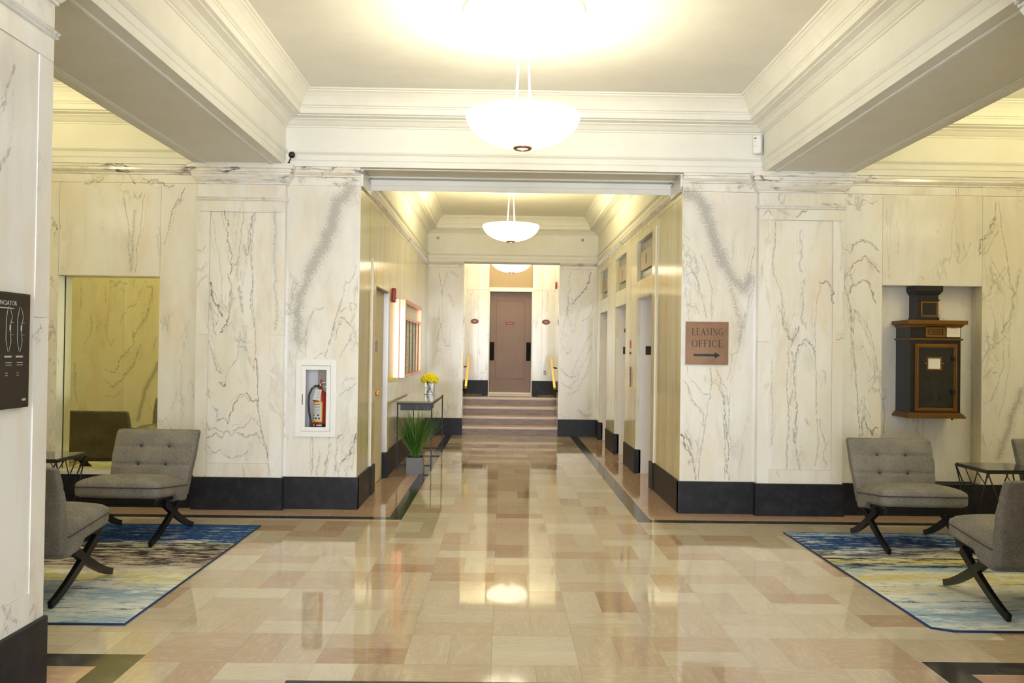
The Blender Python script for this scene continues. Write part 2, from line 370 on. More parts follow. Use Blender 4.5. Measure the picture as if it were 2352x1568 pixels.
M['slab2']=simple('indicator_plate_dark',(.30,.23,.15),.3)

M['piping']=simple('dark_grey_piping',(.055,.052,.052),.95)

M['signred']=simple('muted_red_sign',(.27,.05,.05),.5)

M['rubber_matte']=simple('matte_black_plate',(.012,.010,.010),.8,0,Specular_IOR_Level=.15)
PW=(102,150,70,140,140); DAY=310; SPREAD=125; EXPO=0.0
VF=[(0.007,0.8,[(-2.6,2.77),(-2.58,2.61),(-2.55,2.44),(-2.54,2.29),(-2.54,2.18)]),
(0.006,0.6,[(-2.56,2.18),(-2.53,2.07),(-2.54,1.92),(-2.54,1.8)]),
(0.006,0.5,[(-2.42,2.76),(-2.44,2.57),(-2.46,2.39),(-2.48,2.26),(-2.52,2.28)]),
(0.007,0.6,[(-2.32,2.76),(-2.35,2.62),(-2.36,2.46),(-2.38,2.36),(-2.42,2.46)]),
(0.004,0.5,[(-2.32,2.76),(-2.33,2.57),(-2.35,2.35),(-2.33,2.13),(-2.33,1.9),(-2.3,1.68)]),
(0.013,1,[(-2.72,2.1),(-2.71,2.0),(-2.69,1.93),(-2.64,1.85),(-2.61,1.79)]),
(0.012,0.9,[(-2.54,1.79),(-2.56,1.73),(-2.6,1.68),(-2.62,1.64)]),
(0.02,0.5,[(-2.45,2.07),(-2.43,1.96),(-2.42,1.83)]),
(0.005,0.5,[(-2.72,1.91),(-2.69,1.79),(-2.66,1.71),(-2.64,1.75)]),
(0.003,0.4,[(-2.72,2.76),(-2.69,2.57),(-2.65,2.39),(-2.63,2.23),(-2.61,2.01),(-2.61,1.84)]),
(0.004,0.4,[(-2.47,2.12),(-2.46,2.26),(-2.46,2.33)]),
(0.004,0.35,[(-2.4,2.35),(-2.4,2.24),(-2.42,2.07)]),
(0.005,0.5,[(-2.85,2.41),(-2.79,2.38),(-2.77,2.44)]),
(0.005,0.45,[(-2.85,2.23),(-2.8,2.21),(-2.76,2.29)]),
(0.004,0.4,[(-2.85,2.05),(-2.8,2.12),(-2.75,2.17)]),
(0.045,0.35,[(-2.13,2.77),(-2.12,2.58),(-2.13,2.38),(-2.11,2.13),(-2.1,1.91),(-2.11,1.68)]),
(0.004,0.6,[(-2.35,2.31),(-2.33,2.11),(-2.35,1.94),(-2.3,1.68),(-2.29,1.5),(-2.3,1.29)]),
(0.004,0.8,[(-2.29,1.4),(-2.27,1.17),(-2.26,0.93),(-2.23,0.75),(-2.18,0.57),(-2.16,0.46)]),
(0.006,0.6,[(-2.73,1.57),(-2.69,1.42),(-2.65,1.29),(-2.6,1.26)]),
(0.005,0.5,[(-2.7,1.78),(-2.68,1.65),(-2.66,1.61)]),
(0.009,0.9,[(-2.63,1.17),(-2.6,1.16),(-2.57,1.16)]),
(0.004,0.5,[(-2.57,1.16),(-2.55,1.27),(-2.5,1.34),(-2.46,1.4),(-2.45,1.5),(-2.41,1.51),(-2.37,1.48),(-2.34,1.35),(-2.31,1.29)]),
(0.005,0.5,[(-2.47,1.5),(-2.45,1.59),(-2.4,1.56),(-2.36,1.54)]),
(0.009,0.7,[(-2.63,0.82),(-2.58,0.85),(-2.54,0.79),(-2.51,0.9),(-2.48,0.99),(-2.44,1.06),(-2.4,1.06),(-2.36,1.07),(-2.32,1.01),(-2.28,1.02),(-2.26,0.96)]),
(0.007,0.6,[(-2.68,0.95),(-2.64,0.92),(-2.63,0.82)]),
(0.02,0.4,[(-2.72,1.11),(-2.71,1.03)]),
(0.012,0.5,[(-2.73,0.66),(-2.67,0.69),(-2.59,0.66),(-2.52,0.7),(-2.43,0.7),(-2.37,0.67),(-2.3,0.69),(-2.27,0.71)]),
(0.005,0.5,[(-2.73,0.8),(-2.71,0.73),(-2.66,0.76),(-2.58,0.71)]),
(0.005,0.5,[(-2.27,0.71),(-2.24,0.64),(-2.18,0.55)]),
(0.005,0.45,[(-2.5,0.72),(-2.45,0.75),(-2.37,0.78),(-2.32,0.85),(-2.27,0.82),(-2.23,0.73)]),
(0.006,0.5,[(-2.73,0.59),(-2.68,0.53),(-2.61,0.55),(-2.55,0.51),(-2.51,0.48)]),
(0.005,0.4,[(-2.46,0.49),(-2.38,0.51),(-2.35,0.54)]),
(0.003,0.7,[(-2.74,0.28),(-2.74,0.33)]),
(0.012,0.3,[(-2.39,0.4),(-2.38,0.31)]),
(0.012,0.3,[(-2.15,0.42),(-2.14,0.31)]),
(0.04,0.28,[(-2.12,2.31),(-2.11,2.05),(-2.1,1.79)]),
(0.03,0.22,[(-2.09,1.58),(-2.1,1.14),(-2.09,0.96)]),
(0.16,0.5,[(-1.45,3.01),(-1.51,2.92),(-1.57,2.89),(-1.59,2.79),(-1.62,2.63),(-1.67,2.49),(-1.74,2.38),(-1.82,2.22)]),
(0.13,0.45,[(-1.82,2.22),(-1.84,2.13),(-1.91,1.99),(-1.93,1.84),(-1.91,1.57)]),
(0.006,0.4,[(-2.0,2.19),(-1.94,2.11),(-1.91,2.08)]),
(0.01,0.3,[(-1.39,2.98),(-1.38,2.87)]),
(0.004,0.5,[(-1.38,2.29),(-1.41,2.19),(-1.45,2.12),(-1.48,2.14)]),
(0.004,0.5,[(-1.48,2.12),(-1.51,1.97),(-1.55,1.86),(-1.59,1.71),(-1.62,1.54)]),
(0.004,0.45,[(-1.37,1.9),(-1.44,1.93),(-1.42,1.86)]),
(0.004,0.5,[(-1.43,1.73),(-1.49,1.78),(-1.53,1.8),(-1.56,1.66),(-1.57,1.58)]),
(0.004,0.4,[(-1.68,1.89),(-1.76,1.88),(-1.81,1.78),(-1.85,1.65),(-1.85,1.51)]),
(0.003,0.35,[(-1.37,1.66),(-1.43,1.58),(-1.48,1.51)]),
(0.004,0.35,[(-2.02,1.82),(-1.96,1.76),(-1.95,1.63)]),
(0.004,0.55,[(-1.5,1.99),(-1.53,1.88),(-1.58,1.76),(-1.61,1.59),(-1.66,1.43)]),
(0.004,0.55,[(-1.52,1.85),(-1.47,1.89)]),
(0.004,0.55,[(-1.53,1.72),(-1.51,1.8),(-1.47,1.76),(-1.4,1.68)]),
(0.004,0.5,[(-1.4,1.67),(-1.44,1.57),(-1.5,1.47),(-1.53,1.41)]),
(0.004,0.5,[(-1.38,1.83),(-1.42,1.76),(-1.39,1.71)]),
(0.004,0.4,[(-1.95,1.61),(-1.9,1.48),(-1.86,1.42)]),
(0.005,0.35,[(-1.84,1.42),(-1.85,1.59),(-1.82,1.78),(-1.77,1.85),(-1.68,1.89)]),
(0.006,0.4,[(-1.76,1.41),(-1.7,1.46),(-1.64,1.41)]),
(0.004,0.5,[(-1.37,1.18),(-1.43,1.12),(-1.47,1.11),(-1.51,1.05)]),
(0.005,0.3,[(-1.5,1.15),(-1.47,1.22),(-1.38,1.22)]),
(0.01,0.95,[(-1.36,0.71),(-1.39,0.61),(-1.41,0.52),(-1.46,0.48),(-1.51,0.42)]),
(0.006,0.6,[(-1.53,0.66),(-1.49,0.7)]),
(0.004,0.6,[(-1.53,0.68),(-1.55,0.5),(-1.56,0.32)]),
(0.004,0.6,[(-1.61,0.67),(-1.61,0.54),(-1.65,0.4)]),
(0.004,0.55,[(-1.77,0.67),(-1.76,0.5),(-1.77,0.32)]),
(0.005,0.5,[(-1.7,0.53),(-1.72,0.4),(-1.73,0.32)]),
(0.02,0.4,[(-1.63,0.47),(-1.65,0.32)]),
(0.004,0.4,[(-1.52,0.32),(-1.51,0.44)]),
(0.15,0.5,[(1.71,3.02),(1.83,2.96),(1.91,2.88),(1.95,2.72),(1.98,2.59),(2.03,2.44),(2.09,2.34)]),
(0.15,0.45,[(2.06,2.46),(2.12,2.29),(2.2,2.18),(2.27,2.11),(2.33,2.22)]),
(0.1,0.35,[(2.12,2.29),(2.15,2.09),(2.18,2.0),(2.23,1.85),(2.23,1.63)]),
(0.004,0.5,[(2.37,2.51),(2.33,2.31),(2.31,2.18)]),
(0.006,0.4,[(2.37,2.2),(2.33,2.07),(2.29,1.9),(2.27,1.74)]),
(0.004,0.45,[(1.7,2.63),(1.75,2.57)]),
(0.005,0.45,[(1.72,2.23),(1.77,2.28),(1.82,2.22),(1.84,2.11),(1.88,2.02),(1.92,1.84)]),
(0.005,0.4,[(1.86,2.44),(1.9,2.34),(1.94,2.22),(1.97,2.12),(1.97,1.83)]),
(0.004,0.4,[(1.69,2.39),(1.71,2.17),(1.73,1.97),(1.75,1.82)]),
(0.005,0.4,[(1.74,1.96),(1.81,1.95),(1.85,1.88)]),
(0.004,0.5,[(2.3,1.93),(2.26,1.77),(2.24,1.66),(2.22,1.54)]),
(0.005,0.4,[(2.23,1.54),(2.16,1.49),(2.15,1.35),(2.12,1.26)]),
(0.006,0.6,[(1.71,1.25),(1.75,1.2),(1.79,1.06),(1.86,0.98),(1.9,0.93),(1.9,0.81)]),
(0.004,0.5,[(1.77,1.27),(1.83,1.21),(1.88,1.13),(1.94,1.12)]),
(0.006,0.5,[(1.96,1.37),(1.98,1.22),(1.94,1.02),(1.92,0.86),(1.9,0.7),(1.87,0.54),(1.86,0.31)]),
(0.005,0.5,[(1.98,1.24),(2.02,1.22),(2.07,1.13),(2.1,1.03)]),
(0.005,0.5,[(2.01,1.35),(2.06,1.26),(2.11,1.17),(2.14,1.03),(2.14,0.87)]),
(0.008,0.65,[(2.08,1.13),(2.1,1.0),(2.12,0.78),(2.14,0.63),(2.13,0.45),(2.15,0.31)]),
(0.004,0.5,[(2.1,0.93),(2.1,0.76),(2.11,0.54),(2.11,0.32)]),
(0.004,0.4,[(2.15,1.13),(2.14,0.95),(2.14,0.76)]),
(0.013,0.9,[(1.69,0.74),(1.73,0.64),(1.77,0.58),(1.79,0.54)]),
(0.007,0.8,[(1.73,0.75),(1.77,0.7),(1.8,0.6)]),
(0.006,0.75,[(1.79,0.55),(1.81,0.47),(1.83,0.31)]),
(0.004,0.5,[(1.83,0.69),(1.85,0.62),(1.85,0.48)]),
(0.008,0.8,[(1.77,0.5),(1.77,0.47)]),
(0.004,0.3,[(1.74,1.38),(1.74,1.3)]),
(0.005,0.3,[(1.91,1.3),(1.93,1.22)]),
(0.006,0.6,[(2.54,2.75),(2.54,2.57),(2.52,2.4),(2.53,2.26)]),
(0.004,0.45,[(2.53,2.25),(2.59,2.12),(2.62,1.91),(2.65,1.75)]),
(0.014,0.35,[(2.78,2.67),(2.79,2.45),(2.8,2.27)]),
(0.02,0.35,[(2.82,2.21),(2.81,2.02),(2.8,1.88),(2.84,1.75)]),
(0.012,0.8,[(2.96,2.18),(3.02,2.2),(3.05,2.17),(3.08,2.1),(3.09,1.99)]),
(0.004,0.45,[(2.97,2.15),(2.94,2.02),(2.92,1.8),(2.92,1.57)]),
(0.03,0.3,[(3.15,2.76),(3.17,2.54),(3.15,2.3)]),
(0.012,0.7,[(2.73,2.79),(2.78,2.83),(2.84,2.88)]),
(0.03,0.35,[(2.56,2.86),(2.67,2.81)]),
(0.01,0.5,[(2.42,2.8),(2.47,2.85),(2.5,2.81)]),
(0.007,0.7,[(2.61,1.93),(2.63,1.75),(2.67,1.7),(2.71,1.61)]),
(0.008,0.75,[(2.71,1.61),(2.75,1.71),(2.77,1.77)]),
(0.008,0.75,[(2.76,1.55),(2.81,1.63),(2.84,1.65),(2.9,1.59),(2.92,1.51)]),
(0.005,0.6,[(2.71,1.6),(2.67,1.53),(2.67,1.36),(2.66,1.2),(2.68,1.01),(2.68,0.77),(2.67,0.44)]),
(0.009,0.6,[(2.77,1.55),(2.74,1.42),(2.73,1.23),(2.75,1.07),(2.75,0.88),(2.74,0.68)]),
(0.006,0.6,[(2.75,0.81),(2.75,0.66),(2.79,0.43)]),
(0.025,0.35,[(2.7,1.53),(2.73,1.36)]),
(0.025,0.4,[(2.72,1.16),(2.7,1.04)]),
(0.02,0.45,[(2.73,0.81),(2.73,0.7)]),
(0.004,0.5,[(2.92,1.51),(2.94,1.32),(2.94,1.1),(2.95,0.88),(2.97,0.68),(2.94,0.48)]),
(0.018,0.3,[(3.0,1.36),(3.02,1.23)]),
(0.02,0.3,[(2.85,0.9),(2.87,0.85)]),
(0.012,0.35,[(2.97,0.9),(3.02,0.71),(3.01,0.56),(3.03,0.44)]),
(0.004,0.4,[(2.52,1.44),(2.52,1.2),(2.53,0.98),(2.52,0.65)]),
(0.007,0.55,[(3.12,1.65),(3.16,1.66),(3.2,1.67)]),
(0.005,0.5,[(3.23,2.94),(3.32,2.92),(3.35,2.87),(3.4,2.98),(3.47,2.94),(3.54,2.97)]),
(0.007,0.6,[(3.23,2.51),(3.3,2.53),(3.39,2.6),(3.45,2.58),(3.54,2.5)]),
(0.01,0.6,[(3.29,2.33),(3.34,2.39),(3.4,2.44),(3.45,2.39),(3.52,2.33),(3.56,2.29)]),
(0.012,0.7,[(3.27,2.09),(3.29,2.15),(3.35,2.19),(3.4,2.22),(3.46,2.19),(3.48,2.11),(3.52,2.0)]),
(0.005,0.7,[(3.29,2.33),(3.23,2.27),(3.22,2.17),(3.26,2.07),(3.28,1.97),(3.29,1.83),(3.31,1.7)]),
(0.005,0.5,[(3.22,2.24),(3.28,2.27),(3.3,2.19)]),
(0.004,0.45,[(3.31,1.7),(3.32,1.93),(3.36,1.88),(3.42,1.75),(3.48,1.6)]),
(0.005,0.75,[(3.28,1.98),(3.29,1.81),(3.3,1.67),(3.32,1.45),(3.34,1.23),(3.36,1.05),(3.37,0.88),(3.38,0.74)]),
(0.004,0.5,[(3.31,1.81),(3.32,1.94),(3.37,1.88),(3.43,1.82),(3.48,1.67),(3.52,1.51),(3.55,1.37)]),
(0.005,0.4,[(3.35,1.56),(3.4,1.6),(3.44,1.52),(3.51,1.37),(3.53,1.26)]),
(0.004,0.5,[(3.36,0.94),(3.39,1.05),(3.41,1.12),(3.44,0.99),(3.48,0.92)]),
(0.008,0.75,[(3.4,0.75),(3.4,0.85),(3.42,0.93),(3.44,0.87),(3.48,0.8),(3.5,0.75),(3.52,0.83),(3.55,0.82)]),
(0.03,0.4,[(3.64,1.08),(3.63,0.74)]),
(0.008,0.5,[(3.59,1.12),(3.64,1.08),(3.7,1.1)]),
(0.005,0.5,[(3.7,1.19),(3.69,0.98),(3.69,0.76)]),
(0.004,0.4,[(3.56,1.19),(3.59,1.01),(3.62,0.74)]),
(0.004,0.3,[(4.03,0.89),(4.03,0.56)]),
(0.01,0.2,[(3.73,2.79),(3.73,2.47)]),
(0.004,0.35,[(4.25,2.51),(4.31,2.39),(4.38,2.46),(4.42,2.59)]),
(0.003,0.3,[(3.62,2.9),(3.64,2.24)]),
(0.004,0.6,[(4.66,2.98),(4.66,2.82),(4.62,2.68),(4.54,2.61)]),
(0.01,0.8,[(4.65,2.84),(4.61,2.7),(4.54,2.61),(4.52,2.48)]),
(0.006,0.4,[(4.68,2.7),(4.61,2.57),(4.56,2.48)]),
(0.004,0.6,[(4.69,2.98),(4.71,2.73),(4.76,2.52),(4.79,2.23),(4.81,2.16)]),
(0.02,0.5,[(4.82,2.18),(4.83,1.99),(4.78,1.84),(4.73,1.72)]),
(0.006,0.6,[(4.87,2.17),(4.9,2.34)]),
(0.005,0.5,[(4.75,2.36),(4.65,2.23),(4.6,2.09),(4.53,2.05)]),
(0.005,0.45,[(4.82,1.88),(4.76,1.7),(4.69,1.63),(4.58,1.7)]),
(0.005,0.45,[(4.57,1.66),(4.62,1.56),(4.69,1.47)]),
(0.005,0.5,[(4.62,1.63),(4.55,1.48),(4.52,1.38)]),
(0.006,0.45,[(4.55,1.29),(4.62,1.38),(4.69,1.36)]),
(0.004,0.45,[(4.74,1.67),(4.75,1.45),(4.69,1.27),(4.62,1.09),(4.55,1.04)]),
(0.004,0.35,[(4.8,1.81),(4.8,1.45),(4.75,1.1),(4.7,0.92)]),
(0.09,0.45,[(4.91,1.19),(4.84,1.01),(4.79,0.81),(4.7,0.56)]),
(0.006,0.4,[(4.54,2.12),(4.53,1.98)]),
(0.006,0.5,[(4.29,3.16),(4.43,3.15),(4.64,3.12),(4.91,3.09)]),
(0.003,0.5,[(4.28,3.1),(4.28,3.01)]),
(0.011,0.95,[(-4.28,2.86),(-4.25,2.7),(-4.19,2.63),(-4.17,2.55)]),
(0.006,0.6,[(-4.23,2.65),(-4.19,2.49)]),
(0.005,0.5,[(-4.3,2.24),(-4.25,2.12),(-4.24,2.05)]),
(0.004,0.5,[(-4.27,2.21),(-4.2,2.1)]),
(0.006,0.5,[(-4.29,1.7),(-4.23,1.66),(-4.21,1.74),(-4.18,1.59),(-4.16,1.47)]),
(0.007,0.5,[(-4.28,1.47),(-4.22,1.51),(-4.24,1.63)]),
(0.005,0.5,[(-4.28,1.38),(-4.2,1.37),(-4.16,1.23)]),
(0.006,0.55,[(-4.29,1.17),(-4.23,1.08),(-4.18,1.03),(-4.15,0.98)]),
(0.004,0.6,[(-3.57,2.91),(-3.55,2.79),(-3.52,2.64),(-3.51,2.4),(-3.49,2.19)]),
(0.012,0.5,[(-3.57,2.89),(-3.56,2.82)]),
(0.035,0.4,[(-3.46,2.77),(-3.47,2.57),(-3.47,2.4),(-3.48,2.22)]),
(0.004,0.45,[(-3.37,2.93),(-3.39,2.75),(-3.42,2.52),(-3.44,2.19)]),
(0.008,0.5,[(-3.47,2.94),(-3.44,2.88),(-3.4,2.94)]),
(0.004,0.7,[(-3.0,2.99),(-3.03,2.88),(-3.11,2.79),(-3.14,2.61),(-3.18,2.46)]),
(0.012,0.6,[(-3.04,2.88),(-3.09,2.82)]),
(0.01,0.25,[(-3.25,2.63),(-3.21,2.35)]),
(0.008,0.2,[(-3.76,2.68),(-3.75,2.55)]),
(0.014,0.5,[(-3.93,3.01),(-3.85,3.04),(-3.76,3.07)]),
(0.012,0.65,[(-3.5,3.08),(-3.46,3.02)]),
(0.016,0.7,[(-3.39,3.07),(-3.29,3.06),(-3.2,3.03),(-3.11,3.01)]),
(0.008,0.5,[(-3.32,3.02),(-3.25,3.07)]),
(0.014,0.22,[(-3.04,1.08),(-3.08,0.91)]),
(0.014,0.25,[(-2.92,1.17),(-2.87,0.96)]),
(0.02,0.15,[(-2.98,1.73),(-3.01,1.35),(-2.99,0.82)]),
(0.02,0.65,[(-2.77,3.06),(-2.59,3.11),(-2.45,3.14),(-2.35,3.09),(-2.22,3.15)]),
(0.01,0.6,[(-2.71,3.09),(-2.5,3.12)]),
(0.012,0.5,[(-2.43,3.13),(-2.22,3.16)]),
(0.008,0.7,[(-1.78,3.12),(-1.62,3.11),(-1.5,3.1),(-1.37,3.08)]),
(0.007,0.7,[(-1.61,3.05),(-1.5,3.04),(-1.41,3.07)]),
(0.006,0.5,[(-1.96,3.18),(-1.87,3.13)]),
(0.02,0.7,[(2.44,3.08),(2.63,3.07),(2.8,3.1),(2.88,3.13)]),
(0.02,0.7,[(2.87,3.09),(3.02,3.07),(3.22,3.07)]),
(0.01,0.6,[(2.63,3.21),(2.8,3.2),(2.96,3.22)]),
(0.02,0.75,[(3.31,3.17),(3.43,3.15),(3.51,3.18)]),
(0.01,0.5,[(2.2,3.07),(2.3,3.11),(2.33,3.06)]),
(0.006,0.7,[(2.96,2.92),(3.06,2.91),(3.2,2.9)]),
(0.006,0.4,[(1.81,3.12),(1.86,3.06)])]
VE=[(0.012,0.55,[(-1.14,2.88),(-1.11,2.69),(-1.09,2.45)]),
(0.01,0.6,[(-1.0,2.88),(-1.07,2.65),(-1.09,2.43)]),
(0.02,0.55,[(-1.13,2.25),(-1.14,2.05),(-1.1,1.93),(-1.14,1.81),(-1.16,1.66)]),
(0.01,0.5,[(-1.08,2.41),(-1.07,2.09),(-1.05,1.7),(-1.02,1.56),(-0.93,1.58),(-0.93,1.7),(-0.91,1.96)]),
(0.008,0.4,[(-1.16,1.62),(-1.23,1.34),(-1.25,1.14)]),
(0.01,0.5,[(-1.17,1.5),(-1.09,1.52),(-1.07,1.44)]),
(0.008,0.5,[(-0.92,1.58),(-0.91,1.3),(-0.88,1.07),(-0.83,1.01),(-0.78,1.07),(-0.75,1.31),(-0.72,1.58),(-0.71,2.1)]),
(0.06,0.35,[(-0.97,2.49),(-0.88,2.29)]),
(0.05,0.35,[(-0.93,2.9),(-0.81,2.81)]),
(0.008,0.3,[(-1.05,1.38),(-1.04,1.15)]),
(0.018,1,[(1.56,2.92),(1.53,2.74),(1.47,2.62),(1.36,2.5),(1.28,2.42),(1.21,2.34)]),
(0.012,0.7,[(1.2,2.38),(1.15,2.26),(1.14,2.16),(1.16,2.08)]),
(0.012,0.55,[(1.18,2.94),(1.17,2.56),(1.15,2.28),(1.08,1.92),(1.04,1.73),(1.08,1.55),(1.16,1.47),(1.22,1.57)]),
(0.008,0.45,[(1.36,2.29),(1.31,2.01),(1.25,1.81)]),
(0.01,0.5,[(1.61,2.37),(1.58,2.23),(1.5,2.11),(1.41,2.07)]),
(0.008,0.4,[(1.6,2.43),(1.48,2.29)]),
(0.012,0.45,[(1.6,1.85),(1.49,1.69),(1.41,1.49),(1.31,1.31),(1.24,1.1)]),
(0.016,0.75,[(1.05,1.21),(1.12,1.11),(1.23,1.05),(1.3,1.06)]),
(0.01,0.45,[(1.59,1.61),(1.49,1.42),(1.38,1.22),(1.36,1.04),(1.22,0.88)]),
(0.01,0.45,[(1.59,1.38),(1.5,1.14),(1.38,0.92),(1.26,0.76),(1.17,0.74)]),
(0.03,0.45,[(1.06,0.95),(1.16,0.88),(1.24,0.86)]),
(0.01,0.4,[(1.33,2.15),(1.36,2.25)]),
(0.05,0.4,[(1.37,0.47),(1.47,0.37),(1.59,0.39)]),
(0.04,0.3,[(1.03,0.38),(1.11,0.34)]),
(0.02,0.4,[(1.52,0.49),(1.58,0.53)])]
VM=[(0.008,0.7,[(-5.73,2.46),(-5.69,2.35),(-5.61,2.44),(-5.5,2.41)]),
(0.006,0.5,[(-5.84,2.38),(-5.82,2.13)]),
(0.006,0.5,[(-5.75,2.46),(-5.77,2.07),(-5.82,1.8),(-5.81,1.63),(-5.74,1.49),(-5.68,1.6)]),
(0.012,0.6,[(-5.43,1.72),(-5.4,1.53),(-5.56,1.36),(-5.64,1.16),(-5.74,1.11),(-5.81,1.16)]),
(0.012,0.6,[(-5.8,1.02),(-5.7,0.89),(-5.55,1.03),(-5.39,1.25),(-5.29,1.53)]),
(0.02,0.5,[(-5.14,2.36),(-5.21,1.97),(-5.4,1.64)]),
(0.008,0.5,[(-5.3,2.36),(-5.38,2.11),(-5.49,2.08),(-5.6,1.85)]),
(0.01,0.5,[(-5.25,2.47),(-5.22,2.36),(-5.14,2.39),(-5.13,2.14)]),
(0.07,0.5,[(-5.05,1.25),(-5.17,0.98),(-5.25,0.73),(-5.32,0.42)]),
(0.006,0.5,[(-5.8,0.78),(-5.66,0.75),(-5.55,0.83)]),
(0.02,0.4,[(-6.25,1.24),(-6.24,0.96),(-6.21,0.69)]),
(0.006,0.5,[(-5.06,1.67),(-5.12,1.45)]),
(0.02,0.3,[(-6.17,2.37),(-6.18,2.07)])]
# ---------------------------------------------------------------- marble wall builder
def grow(pts,amp=.10,cap=.010):
    P=[np.array(p,float) for p in pts]
    while True:
        Q=[P[0]]; done=True
        for a,b in zip(P,P[1:]):
            L=np.linalg.norm(b-a)
            if L>.012:
                done=False; d=(b-a)/L; nrm=np.array([-d[1],d[0]]); dz=nrm*np.array([1,1.9]); Q.append((a+b)/2+dz*rng.normal()*min(L*amp,cap))
            Q.append(b)
        P=Q
        if done: break
    return np.array(P)
def enrich(veins):
    out=[]
    for w,i,P in veins:
        if w>.028: out.append((w,i,P)); continue
        out.append((w*.62,i,P))
        for s in range(3 if w>.0045 else 1):
            d=rng.normal(0,.016,2)+rng.choice([-1,1])*np.array([.012,.004]); a=int(rng.integers(0,max(1,len(P)-2))); b=min(len(P),a+int(rng.integers(2,6)))
            if b-a>=2: out.append((.0022,i*.5*rng.uniform(.5,1),[tuple(np.array(q)+d+rng.normal(0,.008,2)) for q in P[a:b]]))
    return out
def vein_fields(UZ,veins):
    veins=enrich(veins)
    n=len(UZ); va=np.zeros(n); vi=np.zeros(n); vb=np.zeros(n)
    for w,i,pts in veins:
        band=w>.028; R=(w*.95+.0065)*1.25 if not band else w*.95
        P=grow(pts,(.13 if w>.0042 else .07) if not band else .05,(.0085 if w>.0042 else .004) if not band else .01)
        lo=P.min(0)-R; hi=P.max(0)+R
        idx=np.where((UZ[:,0]>lo[0])&(UZ[:,0]<hi[0])&(UZ[:,1]>lo[1])&(UZ[:,1]<hi[1]))[0]
        if len(idx)==0: continue
        q=UZ[idx]; best=np.full(len(idx),1e9)
        for a,b in zip(P,P[1:]):
            d=b-a; L=max(d@d,1e-12); t=np.clip(((q-a)@d)/L,0,1); dd=np.linalg.norm(q-a-t[:,None]*d,axis=1); best=np.minimum(best,dd)
        val=np.clip(1-best/R,0,1)
        if band: vb[idx]=np.maximum(vb[idx],val**1.1*min(1,i*1.8))
        else:
            up=val*1.0>va[idx]; va[idx]=np.where(up,val,va[idx]); vi[idx]=np.where(up,i,vi[idx])
    return va,vi,vb
class Wall:
    def __init__(s,mp): s.mp=mp; s.V=[]; s.F=[]; s.UV=[]; s.UZ=[]; s.M=[]
    def quad(s,ps,uv,mi=0):
        k=len(s.V); s.V+=ps; s.UV+=uv; s.UZ+=[(-99,-99)]*len(ps); s.F.append(tuple(range(k,k+len(ps)))); s.M.append(mi)
    def slab(s,u0,u1,z0,z1,step=None,d=0.,th=.05,off=None,flip=1,gap=.0013,mi=0):
        off=off if off is not None else (random.uniform(0,40),random.uniform(0,40))
        u0+=gap;u1-=gap;z0+=gap;z1-=gap
        nx=1 if not step else max(1,int((u1-u0)/step)); nz=1 if not step else max(1,int((z1-z0)/step))
        k=len(s.V)
        for j in range(nz+1):
            for i in range(nx+1):
                u=u0+(u1-u0)*i/nx; z=z0+(z1-z0)*j/nz
                s.V.append(s.mp(u,z,d)); s.UV.append((u*flip+off[0],z+off[1])); s.UZ.append((u,z))
        for j in range(nz):
            for i in range(nx):
                a=k+j*(nx+1)+i; s.F.append((a,a+1,a+nx+2,a+nx+1)); s.M.append(mi)
        for (a,b) in(((u0,z0),(u1,z0)),((u1,z0),(u1,z1)),((u1,z1),(u0,z1)),((u0,z1),(u0,z0))):
            s.quad([s.mp(a[0],a[1],d),s.mp(b[0],b[1],d),s.mp(b[0],b[1],d-th),s.mp(a[0],a[1],d-th)],[(a[0]+off[0],a[1]+off[1]),(b[0]+off[0],b[1]+off[1]),(b[0]+off[0]+th,b[1]+off[1]),(a[0]+off[0]+th,a[1]+off[1])],mi)
        return s
    def build(s,name,m,veins=None,kind='structure',parent=None):
        me=bpy.data.meshes.new(name); me.from_pydata([tuple(v) for v in s.V],[],s.F); me.update()
        for x in (m if isinstance(m,list) else [m]): me.materials.append(x)
        me.polygons.foreach_set('material_index',s.M)
        uvl=me.uv_layers.new(name='UVMap'); li=np.zeros(len(me.loops),int); me.loops.foreach_get('vertex_index',li)
        uv=np.array(s.UV)[li]; uvl.data.foreach_set('uv',uv.ravel())
        if veins:
            fs=vein_fields(np.array(s.UZ),veins)
            for nm,arr in zip(('vein','vein_i','band'),fs):
                a=me.attributes.new(nm,'FLOAT','POINT'); a.data.foreach_set('value',arr.astype(np.float32))
        bm=bmesh.new(); bm.from_mesh(me); bmesh.ops.recalc_face_normals(bm,faces=bm.faces); bm.to_mesh(me); bm.free()
        return link(name,me,None,parent,kind=kind)
def uvbox(o):
    me=o.data; uvl=me.uv_layers.get('UVMap') or me.uv_layers.new(name='UVMap')
    for p in me.polygons:
        n=p.normal
        for li in p.loop_indices:
            c=me.vertices[me.loops[li].vertex_index].co
            if abs(n.y)>=abs(n.x) and abs(n.y)>.3: uv=(c.x,c.z)
            elif abs(n.x)>.3: uv=(c.y+3.3,c.z)
            else: uv=(c.x,c.y)
            uvl.data[li].uv=uv
    return o
def sweep_rect(mb,prof,X0,X1,Y0,Y1,sgn=1,sides='SENW'):
    """profile (p,z); p goes inward (sgn 1) or outward (sgn -1) from the rectangle"""
    rings=[]
    for p,z in prof:
        q=p*sgn; rings.append([mb.b.verts.new(v) for v in((X0+q,Y0+q,z),(X1-q,Y0+q,z),(X1-q,Y1-q,z),(X0+q,Y1-q,z))])
    for a,b in zip(rings,rings[1:]):
        for k,nm in enumerate('SENW'):
            if nm in sides: mb._f([a[k],a[(k+1)%4],b[(k+1)%4],b[k]])
    return mb
CZ=3.858
